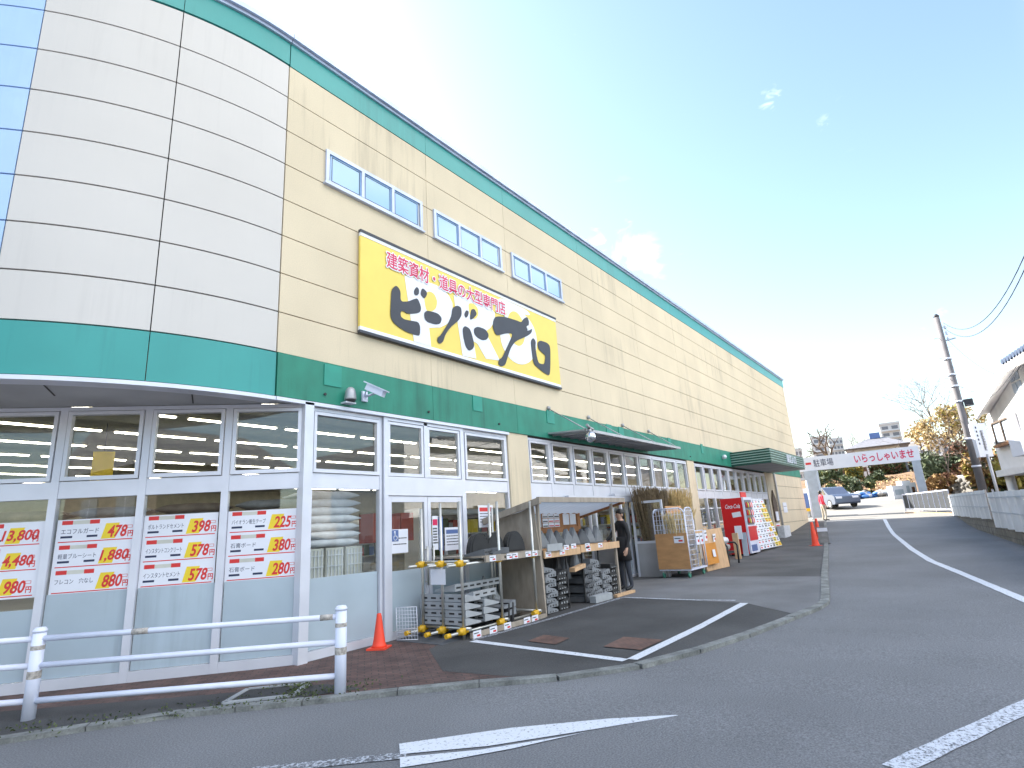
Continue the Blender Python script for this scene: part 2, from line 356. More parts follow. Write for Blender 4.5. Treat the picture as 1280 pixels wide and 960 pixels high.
        o = bpy.data.objects.new(name, me); COL.objects.link(o)
        if parent: o.parent = parent; OFF[o.name] = off
        return o
def tag(o, label, cat, group=None, kind=None):
    if label: o['label'] = label
    if cat: o['category'] = cat
    if group: o['group'] = group
    if kind: o['kind'] = kind
    return o
def struct(o): o['kind'] = 'structure'; return o
def thing(name, label, cat, loc=(0,0,0), group=None, local=False):
    o = bpy.data.objects.new(name, None); COL.objects.link(o); o.location = loc; o.empty_display_size = .2
    OFF[o.name] = Vector((0,0,0)) if local else Vector(loc)
    return tag(o, label, cat, group)
def copy_thing(root, loc, rz=0, label=None):
    c = root.copy(); COL.objects.link(c); c.location = loc; c.rotation_euler = (0,0,rz)
    if label: c['label'] = label
    for ch in list(root.children):
        d = ch.copy(); COL.objects.link(d); d.parent = c
        for g in list(ch.children):
            e = g.copy(); COL.objects.link(e); e.parent = d
    return c

_tx = {}
def glyphs(txt, bold=0, extrude=0, shear=0, sx=1):
    k = (txt, bold, extrude, shear)
    if k in _tx: return _tx[k]
    cu = bpy.data.curves.new('lettering', 'FONT'); cu.body = txt; cu.size = 1; cu.offset = bold; cu.extrude = extrude; cu.shear = shear; cu.resolution_u = 3
    o = bpy.data.objects.new('lettering', cu); COL.objects.link(o)
    dg = bpy.context.evaluated_depsgraph_get(); ev = o.evaluated_get(dg); me = ev.to_mesh()
    v = [Vector(x.co) for x in me.vertices]; f = [tuple(p.vertices) for p in me.polygons]
    ev.to_mesh_clear(); bpy.data.objects.remove(o); bpy.data.curves.remove(cu)
    _tx[k] = (v, f); return v, f
def lettering(mb, txt, o, X, U, wd, ht, bold=0, mi=0, depth=.002, shear=0):
    """fit text into a box: lower-left corner o, unit directions X and U, width wd, height ht"""
    v, f = glyphs(txt, bold, .01, shear)
    if not v: return
    x0 = min(p.x for p in v); x1 = max(p.x for p in v); y0 = min(p.y for p in v); y1 = max(p.y for p in v)
    X = Vector(X).normalized(); U = Vector(U).normalized(); Nn = X.cross(U); o = Vector(o)
    vs = [o+X*((p.x-x0)/(x1-x0)*wd)+U*((p.y-y0)/(y1-y0)*ht)+Nn*((p.z/.01)*depth) for p in v]
    mb.add(vs, f, mi)

# ---------------------------------------------------------------- ground
def sheet(name, poly, mats, h, res=1.0):
    """flat outline draped on the terrain profile, h above it; subdivided in x at the profile's breaks"""
    bm = bmesh.new(); vs = [bm.verts.new((p[0], p[1], 0)) for p in poly]; fc = bm.faces.new(vs)
    if fc.normal.z < 0: bmesh.ops.reverse_faces(bm, faces=[fc])
    xs = [x for x in XS if min(p[0] for p in poly) < x < max(p[0] for p in poly)]
    for x in xs:
        bmesh.ops.bisect_plane(bm, geom=bm.verts[:]+bm.edges[:]+bm.faces[:], plane_co=(x,0,0), plane_no=(1,0,0))
    for v in bm.verts: v.co.z = zg(v.co.x)+h
    me = bpy.data.meshes.new(name); bm.normal_update(); 
    for f in bm.faces:
        if f.normal.z < 0: f.normal_flip()
    bm.to_mesh(me); bm.free()
    for m in (mats if isinstance(mats, list) else [mats]): me.materials.append(M[m])
    o = bpy.data.objects.new(name, me); COL.objects.link(o); return struct(o)
def strip(name, pts, wd, mats, h):
    """ribbon of constant width along a polyline on the ground, with small irregular edges"""
    mb = MB(); ps = []
    for a, b in zip(pts, pts[1:]):
        a, b = Vector((a[0], a[1], 0)), Vector((b[0], b[1], 0)); k = max(1, int((b-a).length/.25))
        ps += [a.lerp(b, i/k) for i in range(k)]
    ps.append(Vector((pts[-1][0], pts[-1][1], 0)))
    rn = random.Random(len(ps)); rows = []
    for i, p in enumerate(ps):
        d = (ps[min(i+1, len(ps)-1)]-ps[max(i-1, 0)]).normalized(); n = Vector((-d.y, d.x, 0))
        wl = wd/2*(1+rn.uniform(-.07, .07)); a = p+n*wl; b = p-n*wl
        a.z = zg(a.x)+h; b.z = zg(b.x)+h; rows += [a, b]
    mb.add(rows, [(2*i, 2*i+1, 2*i+3, 2*i+2) for i in range(len(ps)-1)])
    o = mb.build(name, mats)
    for p in o.data.polygons:
        if p.normal.z < 0: p.flip()
    return struct(o)

sheet('ground', [(-900, -900), (900, -900), (900, 900), (-900, 900)], 'asphalt', -.05)
sheet('road', [(-30, -9), (35.6, -9), (36.05, 1.7), (37.4, 6.2), (37.4, 7.3), (20, 7.4), (-30, 30)], 'asphalt', 0)
sheet('car_park', [(35.62, -12), (60, -14), (95, -30), (95, 40), (37.42, 40), (37.42, 6.2), (36.07, 1.7)], 'parking', .004)
KERB = [(-4.5, 13.6), (1.57, 6.99), (2.66, 6.30), (3.52, 5.43), (4.17, 4.80), (4.72, 4.20), (5.21, 3.58), (5.92, 3.03), (6.77, 2.71), (7.78, 2.45), (9.07, 2.20), (9.92, 2.03), (10.5, 2.0), (11.2, 2.1), (14.3, 2.62), (20.74, 3.62), (33.55, 5.67), (37.2, 6.25)]
inner = [(p[0], p[1]+.02) for p in KERB]
def between(x0, x1, y1, poly=inner):
    return None
sheet('pavement', inner+[(37.2, 7.06), (10, 7.06), (4.5, 7.06), (-4.5, 14.4)], 'midasphalt', .03)
sheet('brick_paving', [(-2.0, 12.0), (2.4, 6.62), (3.6, 5.5), (4.3, 4.83), (4.75, 4.35), (5.02, 3.98), (4.9, 4.9), (5.7, 5.95), (6.2, 6.1), (6.2, 6.98), (4.45, 7.0), (-2, 12.6)], 'brick', .034)
sheet('damp_pavement', [(-3, 11.6), (1.9, 6.75), (3.55, 5.55), (4.05, 5.2), (4.0, 5.75), (3.2, 6.6), (1.8, 8.2), (-3, 12.4)], 'darkasphalt', .038)
sheet('dark_asphalt_bay', [(5.02, 3.98), (5.35, 3.55), (5.95, 3.08), (6.8, 2.78), (7.8, 2.52), (9.3, 2.22), (10.2, 3.12), (10.5, 5.55), (10.4, 6.9), (6.25, 6.9), (6.2, 6.1), (5.7, 5.95), (4.9, 4.9)], 'darkasphalt', .036)
sheet('concrete_apron', [(10.5, 5.55), (10.2, 3.12), (9.35, 2.24), (10.0, 2.08), (10.5, 2.04), (11.2, 2.14), (13.9, 2.57), (13.95, 5.6), (13.0, 6.95), (10.4, 6.95)], 'concrete', .036)
mb = MB(); rn = random.Random(3)
ks = []
for a, b in zip(KERB, KERB[1:]):
    k = max(1, int(math.hypot(b[0]-a[0], b[1]-a[1])/.6))
    ks += [(a[0]+(b[0]-a[0])*i/k, a[1]+(b[1]-a[1])*i/k) for i in range(k)]
for a, b in zip(ks, ks[1:]):
    d = Vector((b[0]-a[0], b[1]-a[1], 0)); n = Vector((-d.y, d.x, 0)).normalized(); d2 = d*.985
    za, zb = zg(a[0]), zg(b[0]); A = Vector((a[0], a[1], za-.06)); 
    mb.slab(A-n*.07, Vector((d2.x, d2.y, zb-za)), n*.13, Vector((0,0,.104+rn.uniform(-.004,.004))))
struct(mb.build('kerb', 'kerb', bevel=.012))
# painted markings
strip('bay_marking', [(6.30, 5.70), (6.02, 3.22)], .13, 'white', .042)
strip('bay_marking', [(6.08, 3.17), (8.0, 3.13), (10.15, 3.13)], .13, 'white', .042)
strip('bay_marking', [(6.34, 5.74), (8.3, 5.62), (10.5, 5.54)], .10, 'whitefade', .042)
strip('bay_marking', [(10.5, 5.50), (10.36, 4.0), (10.42, 3.35)], .08, 'whitemid', .042)
strip('lane_marking', [(36.0, 3.25), (28, 2.3), (20.8, 1.36), (17.2, .80), (14.75, .27), (11.28, -.45), (6, -1.6)], .15, 'white', .006)
q0, q1 = gnd(1118, 962), gnd(1296, 878); strip('faded_marking', [(q0.x, q0.y), (q1.x, q1.y)], .15, 'whitemid', .006)
strip('faded_marking', [(2.2, 4.42), (3.08, 3.47)], .13, 'whitefade', .006)
def pxpoly(pts, h): return [Vector((q.x, q.y, h)) for q in (gnd(*p) for p in pts)]
mb = MB(); mb.add(pxpoly([(499, 931), (640, 911), (760, 899), (855, 893), (740, 913), (610, 934), (500, 944)], .007), [tuple(range(7))])
mb.add(pxpoly([(500, 948), (600, 939), (700, 923), (735, 916), (640, 937), (560, 952), (500, 961)], .007), [tuple(range(7))])
tm_ = struct(mb.build('tapered_marking', 'white'))
for p in tm_.data.polygons:
    if p.normal.z < 0: p.flip()
sheet('brick_patch', [(6.46, 4.43), (6.87, 4.47), (6.95, 4.95), (6.52, 4.92)], 'brickp', .044)
sheet('brick_patch', [(6.51, 3.27), (7.11, 3.25), (7.14, 3.81), (6.54, 3.78)], 'brickp', .046)
# drain cover in the pavement
dr = thing('drain_cover', 'square drain cover with pale steel rim and weeds beside the white guardrail', 'drain cover', (3.42, 5.85, .04))
mb = MB(); P4 = [Vector((3.06, 6.08, .047)), Vector((3.53, 5.66, .047)), Vector((3.90, 5.93, .047)), Vector((3.46, 6.38, .047))]
for i in range(4): mb.beam(P4[i], P4[(i+1) % 4], .05, .022)
mb.build('rim', 'lgreyrub', dr)
mb = MB(); mb.add([p+(Vector((3.49,6.01,.047))-p)*.07 for p in P4], [(0,1,2,3)]); mb.build('lid', 'darkasphalt', dr)
mb = MB(); rn = random.Random(5)
for i in range(150):
    t = rn.random(); a = P4[1].lerp(P4[2], t) if i % 3 else P4[2].lerp(P4[3], t*.7)
    p = a+Vector((rn.gauss(0,.05), rn.gauss(0,.05), rn.uniform(0,.03))); mb.leaf(p, .022, rn)
mb.build('weeds', 'leafm', dr)['kind'] = 'stuff'
mb = MB(); rn = random.Random(15)
for i in range(420):
    t = rn.random()**1.5
    p = Vector((4.0-2.6*t+rn.gauss(0,.16), 5.28+2.1*t+rn.gauss(0,.10), .05)); mb.leaf(p, .018, rn, mi=i % 2)
tag(mb.build('moss', ['leafd', 'leafm']), 'moss and small weeds growing along the pavement beside the guardrail', 'moss', kind='stuff')

# ---------------------------------------------------------------- the store building
ST = thing('store_building', 'long beige hardware store with teal green bands, rounded corner and glazed shop front', 'store', (20, 7, 0))
XE = 36.7
# beige ALC panels, upper wall: rows 0.6 m high, real joints
mb = MB()
VJ = [3.97, 6.92, 9.38, 12.7, 16.0, 19.3, 22.6, 25.9, 29.2, 32.5, 35.2, XE]
for r in range(8):
    z0 = 4.09+r*.599
    for a, b in zip(VJ, VJ[1:]): mb.box((a+.0035, 7.0, z0+.008), (b-.0035, 7.1, z0+.599-.008))
LJ = [30.2, 32.5, 35.2, XE]
for r in range(6):
    z0 = 3.47-(r+1)*.60
    for a, b in zip(LJ, LJ[1:]): mb.box((a+.0035, 7.0, max(z0, -.2)+.008), (b-.0035, 7.1, z0+.6-.008))
for a, b in ((9.05, 9.74), (18.88, 19.52), (28.86, 30.2)): mb.box((a, 7.0, -.1), (b, 7.1, 3.465))
mb.box((3.97, 7.035, 4.09), (XE, 7.2, 8.88), 1); mb.box((30.2, 7.035, -.1), (XE, 7.2, 3.47), 1)
mb.build('beige_wall', ['beige', 'joint'], ST, root=ST)
mb = MB()
for a, b in zip(VJ, VJ[1:]):
    mb.box((a+.003, 6.975, 3.47), (b-.003, 7.05, 4.085))
mb.box((3.97, 7.03, 3.45), (XE, 7.2, 4.09), 1)
mb.build('green_fascia', ['green', 'joint'], ST, bevel=.004)
mb = MB()
for a, b in zip(VJ, VJ[1:]): mb.box((a+.003, 6.99, 8.885), (b-.003, 7.1, 9.31))
mb.build('green_band', 'greenlite', ST)
# coping with two folds, following straight and curved parts
CX, CY, CRAD = 3.96, 11.8, 4.8
def cp(deg, r=CRAD):
    t = R_(deg); return Vector((CX-math.sin(t)*r, CY-math.cos(t)*r, 0))
def curved(mb, d0, d1, r0, r1, z0, z1, mi=0, n=None):
    n = n or max(2, int((d1-d0)/2.2)); vs = []
    for i in range(n+1):
        d = d0+(d1-d0)*i/n
        for r, z in ((r0, z0), (r1, z0), (r1, z1), (r0, z1)):
            p = cp(d, r); p.z = z; vs.append(p)
    fs = []
    for i in range(n):
        for k in range(4): fs.append((i*4+k, i*4+(k+1) % 4, i*4+4+(k+1) % 4, i*4+4+k))
    fs += [(0,3,2,1), (n*4, n*4+1, n*4+2, n*4+3)]
    mb.add(vs, fs, mi)
    for k in range(len(fs)-2): mb.sm[-(len(fs))+k] = False
mb = MB(); mb.box((3.97, 6.95, 9.31), (XE+.05, 7.3, 9.36)); mb.box((3.97, 6.90, 9.365), (XE+.08, 7.35, 9.46))
curved(mb, 0, 100, 4.5, 4.85, 9.31, 9.36); curved(mb, 0, 100, 4.45, 4.90, 9.365, 9.46)
mb.build('roof_coping', 'coping', ST)
# curved corner, smooth panels with open joints
mb = MB(); seams = [0, 18, 36, 54, 72, 90]
rows = [(4.09+i*.599, 4.09+(i+1)*.599) for i in range(8)]
for j, (a, b) in enumerate(zip(seams, seams[1:])):
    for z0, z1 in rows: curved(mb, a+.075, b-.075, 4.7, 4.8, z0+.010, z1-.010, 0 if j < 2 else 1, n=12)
curved(mb, 0, 100, 4.5, 4.755, 4.05, 9.31, 2, n=48)
mb.build('curved_wall', ['cream', 'bluepanel', 'joint'], ST)
mb = MB()
for a, b in zip(seams, seams[1:]): curved(mb, a+.06, b-.06, 4.7, 4.81, 3.47, 4.078, n=12)
mb.build('curved_green_fascia', 'greenlite', ST)
mb = MB()
for a, b in zip(seams, seams[1:]): curved(mb, a+.05, b-.05, 4.7, 4.81, 8.90, 9.305, n=12)
mb.build('curved_green_band', 'greenlite', ST)
mb = MB(); curved(mb, 0, 100, 4.6, 4.84, 3.405, 3.455, n=48); mb.box((3.965, 6.95, 3.405), (9.04, 7.03, 3.455))
mb.build('drip_edge', 'alu', ST)
# glazed wall under the curve
GD = Vector((-.755, .656, 0)); G0 = Vector((4.47, 7.03, 0)); GN = Vector((-.656, -.755, 0))
mb = MB(); poly = [cp(d, 4.75) for d in range(0, 101, 5)]
poly2 = [Vector((p.x, p.y, 3.44)) for p in poly]+[Vector((-.95, 11.75, 3.44)), Vector((4.40, 7.10, 3.44))]
mb.prism(poly2, (0, 0, .04))
mb.build('soffit', 'soffit', ST)
mb = MB()
for d in (12, 30, 48):
    p = cp(d, 4.7); q = p+Vector((.42, .90, 0))*.75; mb.beam((p.x, p.y, 3.437), (q.x, q.y, 3.437), .014, .008)
mb.build('soffit_joint', 'joint', ST)

def window_bay(o, X, wd, zb, zt, zmid0=2.25, zmid1=2.46, film=1.05, sash=True, kick=.12, thick=.05, name='shop_window', post=(.05, .05), fcol='alu', filmhide=False):
    """one bay: frame mesh (part) with upper pane, lower pane and frosted film (sub-parts). X unit direction, outward normal is X x Z turned to the road"""
    o = Vector(o); X = Vector(X).normalized(); Z = Vector((0,0,1)); Nn = X.cross(Z)   # outward
    if Nn.y > 0: Nn = -Nn
    mb = MB()
    def bar(x0, x1, z0, z1, d0=-.06, d1=.03): mb.slab(o+X*x0+Z*z0+Nn*d0, X*(x1-x0), Nn*(d1-d0), Z*(z1-z0))
    pl, pr = post
    bar(0, pl, zb, zt); bar(wd-pr, wd, zb, zt)
    bar(pl+.001, wd-pr-.001, zt-.05, zt); bar(pl+.001, wd-pr-.001, zmid0, zmid1, d1=.022); bar(pl+.001, wd-pr-.001, zb, zb+kick, d1=.02)
    if sash:
        a, b, z0, z1 = pl+.012, wd-pr-.012, zmid1+.01, zt-.06
        for (x0, x1, zz0, zz1) in ((a, a+.045, z0, z1), (b-.045, b, z0, z1), (a+.046, b-.046, z0, z0+.05), (a+.046, b-.046, z1-.045, z1)): bar(x0, x1, zz0, zz1, -.03, .045)
    fr = mb.build(name, fcol, ST, bevel=.004)
    def pane(nm, x0, x1, z0, z1, d, mt, th=.006):
        m2 = MB(); m2.slab(o+X*x0+Z*z0+Nn*d, X*(x1-x0), Nn*th, Z*(z1-z0)); return m2.build(nm, mt, fr, root=ST)
    OFF[fr.name] = OFF[ST.name]
    e = .045 if sash else .0
    pane('upper_pane', pl+e, wd-pr-e, zmid1+e, zt-.05-e, -.01, 'glass')
    pane('lower_pane', pl, wd-pr, zb+kick, zmid0, -.025, 'glass')
    if film: pane('frosted_film', pl+.01, wd-pr-.01, zb+kick+.005, film, -.0185, 'film', .0015)
    return fr
for k in range(6):
    window_bay(G0+GD*(k+1), -GD, 1.0, 0.03, 3.43, film=1.10 if k < 3 else .95, post=(.045, .045))
# white corner post
mb = MB(); mb.box((4.40, 6.95, .02), (4.54, 7.09, 3.44)); mb.build('corner_post', 'alu', ST, bevel=.008)
FY = 7.06
for a, b, sash in ((4.53, 5.82, True), (7.70, 9.04, True)):
    window_bay((a, FY, 0), (1, 0, 0), b-a, .03, 3.40, sash=sash)
# double door bay
mb = MB()
for x0, x1, z0, z1 in ((5.83, 5.91, .03, 3.4), (6.70, 6.78, 2.46, 3.4), (7.61, 7.69, .03, 3.4), (5.91, 7.61, 2.16, 2.455), (5.911, 7.609, 3.35, 3.398)): mb.box((x0, 6.99, z0), (x1, 7.10, z1))
for a, b in ((5.92, 6.69), (6.79, 7.60)):
    for x0, x1, z0, z1 in ((a, a+.045, 2.465, 3.34), (b-.045, b, 2.465, 3.34), (a+.046, b-.046, 2.465, 2.515), (a+.046, b-.046, 3.295, 3.34)): mb.box((x0, 7.0, z0), (x1, 7.06, z1))
fr = mb.build('door_frame', 'alu', ST, bevel=.004)
for a, b in ((5.965, 6.645), (6.835, 7.555)):
    m2 = MB(); m2.box((a, 7.03, 2.515), (b, 7.036, 3.295)); m2.build('upper_pane', 'glass', fr, root=ST)
for a, b, hx in ((5.92, 6.755, 6.69), (6.765, 7.60, 6.83)):
    mb = MB()
    for x0, x1, z0, z1 in ((a, a+.07, .04, 2.15), (b-.07, b, .04, 2.15), (a+.071, b-.071, 2.06, 2.15), (a+.071, b-.071, .04, .16)): mb.box((x0, 7.01, z0), (x1, 7.06, z1))
    d = mb.build('door', 'alu', ST, bevel=.004)
    m2 = MB(); m2.box((a+.07, 7.03, .16), (b-.07, 7.036, 2.06)); m2.build('glass', 'glass', d, root=ST)
    m2 = MB(); m2.box((a+.075, 7.027, .165), (b-.075, 7.0295, 1.02)); m2.build('frosted_film', 'film', d, root=ST)
    m2 = MB(); m2.tube((hx, 6.96, .75), (hx, 6.96, 1.35), .016); m2.tube((hx, 6.96, .8), (hx, 7.02, .8), .01); m2.tube((hx, 6.96, 1.3), (hx, 7.02, 1.3), .01); m2.build('handle', 'steel', d, root=ST)
B2 = [9.76, 10.62, 11.53, 12.43, 13.32, 14.2, 15.12, 16.05, 16.98, 17.92, 18.86]
for i, (a, b) in enumerate(zip(B2, B2[1:])):
    window_bay((a, FY, 0), (1, 0, 0), b-a, .12, 3.43, zmid0=2.10, film=1.0 if i not in (2, 3) else 0, post=(.04, .04), kick=.1 if i not in (2, 3) else .02)
B3 = [19.54, 20.44, 21.36, 22.3, 23.28, 24.28, 25.24, 26.15, 27.03, 27.93, 28.84]
for a, b in zip(B3, B3[1:]):
    window_bay((a, FY, 0), (1, 0, 0), b-a, .22, 3.40, zmid0=2.2, film=0, post=(.05, .05))
# entrance rail and glazed draught lobby
mb = MB(); mb.box((11.0, 6.88, 2.06), (17.2, 6.99, 2.20)); mb.box((13.2, 6.87, 2.205), (14.1, 7.0, 2.26)); mb.build('sliding_door_rail', 'alu', ST, bevel=.006)
for x in (11.75, 14.0):
    lob = MB()
    lob.box((x, 6.0, .1), (x+.05, 6.05, 2.05)); lob.box((x, 6.80, .1), (x+.05, 6.86, 2.05)); lob.box((x, 6.051, 1.99), (x+.05, 6.799, 2.05)); lob.box((x, 6.051, .98), (x+.05, 6.799, 1.04)); lob.box((x+.005, 6.051, .13), (x+.045, 6.799, .979), 1)
    lo = lob.build('draught_screen', ['alu', 'alu2'], ST, bevel=.004)
    m2 = MB(); m2.box((x+.022, 6.05, 1.04), (x+.028, 6.80, 1.99)); m2.build('screen_glass', 'glass', lo, root=ST)
# three upper windows
for x0, x1 in ((4.65, 6.77), (7.08, 9.19), (9.56, 11.67)):
    z0, z1 = 7.10, 7.72; mb = MB(); t = .06
    mb.box((x0, 6.96, z0), (x1, 7.0, z0+t)); mb.box((x0, 6.96, z1-t), (x1, 7.0, z1)); mb.box((x0, 6.96, z0+t+.001), (x0+t, 7.0, z1-t-.001)); mb.box((x1-t, 6.96, z0+t+.001), (x1, 7.0, z1-t-.001))
    w3 = (x1-x0-2*t)/3
    for k in (1, 2): mb.box((x0+t+w3*k-.03, 6.955, z0+t+.001), (x0+t+w3*k+.03, 6.998, z1-t-.001))
    mb.box((x0-.03, 6.93, z0-.03), (x1+.03, 7.0, z0-.001))
    fr = mb.build('high_window', 'coping', ST, bevel=.004)
    for k in range(3):
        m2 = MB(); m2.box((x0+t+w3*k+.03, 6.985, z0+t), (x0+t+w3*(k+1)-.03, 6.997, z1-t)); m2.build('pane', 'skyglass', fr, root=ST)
        m3 = MB(); a, b = x0+t+w3*k+.055, x0+t+w3*(k+1)-.055
        for q in ((a, z0+t+.02, b, z0+t+.03), (a, z1-t-.04, b, z1-t-.03), (a, z0+t+.031, a+.01, z1-t-.041), (b-.01, z0+t+.031, b, z1-t-.041)): m3.box((q[0], 6.980, q[1]), (q[2], 6.984, q[3]))
        m3.build('gasket', 'joint', fr, root=ST)
# plates, bolts and streaks on the green fascia
for x, z, wd, h in ((4.70, 3.74, .30, .32), (7.98, 3.78, .27, .30), (10.5, 3.82, .30, .30), (13.3, 3.84, .3, .26), (14.0, 3.84, .3, .26), (17.4, 3.84, .22, .26), (20.4, 3.80, .22, .34)):
    MB().box((x, 6.962, z), (x+wd, 6.976, z+h)).build('cover_plate', 'patch', ST, bevel=.003)
for x in (4.72, 6.8, 8.75, 11.3, 19.2): MB().tube((x, 6.99, 3.60), (x, 6.95, 3.60), .02).build('bolt', 'ink', ST)
# entrance awning with stays
mb = MB(); mb.slab((10.5, 7.0, 3.56), (5.3, 0, 0), (0, -1.0, -.07), (0, 0, .035)); 
mb.beam((10.5, 6.0, 3.505), (15.8, 6.0, 3.505), .04, .06)
for i in range(14): mb.beam((10.7+i*.38, 6.98, 3.545), (10.7+i*.38, 6.03, 3.478), .03, .03)
aw = mb.build('awning', 'alu2', ST)
for x in (10.6, 12.4, 14.28, 16.0):
    m2 = MB(); m2.tube((x, 6.99, 4.17), (min(x+.05, 15.75), 6.05, 3.53), .012); m2.ball((x, 6.97, 4.17), .05); m2.build('stay', 'alu2', aw, root=ST)
# green louvred canopy
mb = MB(); mb.box((23.75, 5.45, 3.47), (30.0, 6.97, 4.04))
cn = mb.build('canopy', 'canopyd', ST, bevel=.01)
mb = MB()
for i in range(5):
    z = 3.55+i*.098
    mb.box((23.72, 5.42, z), (30.03, 5.45, z+.028)); mb.box((23.72, 5.451, z), (23.749, 6.97, z+.028))
mb.build('louvre_rib', 'canopyl', cn, root=ST)
mb = MB(); mb.box((23.85, 5.55, 3.462), (29.9, 6.9, 3.469)); mb.build('canopy_soffit', 'soffit', cn, root=ST)
mb = MB(); lettering(mb, '園芸入口', (26.4, 5.412, 3.60), (1, 0, 0), (0, 0, 1), 1.7, .36, bold=.0, depth=.012); mb.build('canopy_lettering', 'card', cn, root=ST)
# downpipe, end wall, rest of the shell
mb = MB(); mb.tube((30.25, 6.93, .4), (30.25, 6.93, 3.46), .05); mb.build('downpipe', 'alu2', ST)
mb = MB()
mb.box((36.5, 7.2, -.5), (XE, 45, 9.3)); mb.box((-1.0, 44.8, -.5), (36.5, 45, 9.3)); mb.box((-1.0, 13, 3.48), (-.8, 44.8, 9.3)); mb.box((-1.0, 12.9, -.5), (-.8, 44.8, 3.43))
mb.build('rear_wall', 'beige', ST)
mb = MB(); pol = [cp(d, 4.6) for d in range(0, 95, 5)]; pol = [Vector((p.x, p.y, 9.2)) for p in pol]+[Vector((-.8, 44.8, 9.2)), Vector((36.5, 44.8, 9.2)), Vector((36.5, 7.15, 9.2))]
mb.prism(pol, (0, 0, .1)); mb.build('roof', 'soffit', ST)
# interior
pin = [G0+GD*.1, G0+GD*6.9]; 
def inpoly(z): return [Vector((4.6, 7.13, z)), Vector((-.05, 11.17, z)), Vector((-.75, 12.9, z)), Vector((-.75, 33.0, z)), Vector((36.4, 33.0, z)), Vector((36.4, 7.22, z)), Vector((20, 7.13, z))]
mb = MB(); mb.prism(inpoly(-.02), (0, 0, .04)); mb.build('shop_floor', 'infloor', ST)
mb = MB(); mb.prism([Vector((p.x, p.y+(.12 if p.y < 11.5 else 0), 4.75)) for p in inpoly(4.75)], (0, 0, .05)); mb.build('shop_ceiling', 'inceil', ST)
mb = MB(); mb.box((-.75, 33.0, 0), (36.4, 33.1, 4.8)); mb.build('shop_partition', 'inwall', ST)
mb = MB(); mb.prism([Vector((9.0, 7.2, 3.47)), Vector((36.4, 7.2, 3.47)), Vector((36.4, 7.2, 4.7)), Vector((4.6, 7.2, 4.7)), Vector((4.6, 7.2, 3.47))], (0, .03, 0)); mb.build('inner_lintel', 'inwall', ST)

# ---------------------------------------------------------------- ceiling lamps of the shop (lit)
lamp = thing('ceiling_lamp', 'lit twin tube ceiling lamp inside the shop seen through the high panes', 'ceiling lamp', (0, 0, 0), 'rows of fluorescent lamps inside the shop', local=True)
MB().box((-1.14, -.08, -.05), (1.14, .08, 0)).build('housing', 'inwall', lamp)
for sy in (-.035, .035): MB().tube((-1.1, sy, -.07), (1.1, sy, -.07), .015, n=8).build('tube', 'lampglow', lamp)
first = True
for j, y in enumerate((11.6, 14.0, 16.5, 19.0, 21.4, 23.7, 26.2, 29.0)):
    for i in range(15):
        x = .6+i*2.5+(1.0 if j % 2 else 0)+.3*(j % 3)
        if x > 35: continue
        p = Vector((x, y, 4.62))
        if first: lamp.location = p; first = False
        else: copy_thing(lamp, p)

# ================================================================ OBJECTS
Z = Vector((0, 0, 1))
def arc_pts(c, a0, a1, rx, ry, n=12): return [(c[0]+rx*math.cos(R_(a0+(a1-a0)*i/n)), c[1]+ry*math.sin(R_(a0+(a1-a0)*i/n))) for i in range(n+1)]
# ---------------------------------------------------------------- yellow signboard
SY = 6.92
sg = thing('signboard', 'wide yellow shop signboard with black brush lettering over huge white letters', 'signboard', (8.2, 7.0, 4.66))
MB().box((5.30, SY+.006, 4.80), (11.15, 6.97, 6.40)).build('panel', 'signyellow', sg, bevel=.003)
for z0, z1 in ((4.69, 4.735), (6.465, 6.51)): MB().box((5.29, SY-.012, z0), (11.16, 6.97, z1)).build('edge_rail', 'signinkk', sg, bevel=.004)
for z0, z1 in ((4.736, 4.80), (6.401, 6.464)): MB().box((5.30, SY, z0), (11.15, 6.97, z1)).build('white_border', 'signwhite', sg)
def sp(X, Y): 
    p = onY(480+X/5.054, 290+Y/5.054, SY); return p
def glyph(mb, pts, y, th=.004, mi=0, smooth=2):
    for _ in range(smooth):
        q = []
        for a, b in zip(pts, pts[1:]+pts[:1]): q += [(a[0]*.8+b[0]*.2, a[1]*.8+b[1]*.2), (a[0]*.2+b[0]*.8, a[1]*.2+b[1]*.8)]
        pts = q
    ps = [sp(*p) for p in pts]; mb.prism([(p.x, y, min(max(p.z, 4.805), 6.395)) for p in ps], (0, -th, 0), mi)
def ell(cx, cy, rx, ry, rot=0, n=28):
    c, s_ = math.cos(R_(rot)), math.sin(R_(rot))
    return [(cx+rx*math.cos(2*math.pi*i/n)*c-ry*math.sin(2*math.pi*i/n)*s_, cy+rx*math.cos(2*math.pi*i/n)*s_+ry*math.sin(2*math.pi*i/n)*c) for i in range(n)]
mb = MB()
glyph(mb, [(130,275),(235,300),(330,335),(375,362),(412,405),(432,450),(434,500),(425,545),(400,580),(355,603),(285,605),(298,724),(190,698)], SY+.004, .004, 0, 0)
glyph(mb, [(440,398),(560,425),(650,460),(700,510),(700,565),(672,605),(640,630),(670,690),(732,812),(645,800),(590,705),(566,690),(583,800),(498,800),(470,600)], SY+.0035, .004, 0, 0)
glyph(mb, ell(850, 668, 112, 172, -14), SY+.004)
glyph(mb, [(712,425),(745,418),(820,455),(900,492),(930,530),(840,510),(700,520)], SY+.003)
mb.build('backdrop_letters', 'signwhite', sg)
for g in ([(250,395),(285,372),(318,390),(338,440),(328,485),(300,503),(265,500)], [(530,450),(565,450),(592,480),(598,520),(580,550),(545,545)], ell(835, 610, 52, 112, -12)):
    mb = MB(); glyph(mb, g, SY-.0005, .002); mb.build('letter_counter', 'signyellow', sg)
mb = MB(); yb = SY-.004
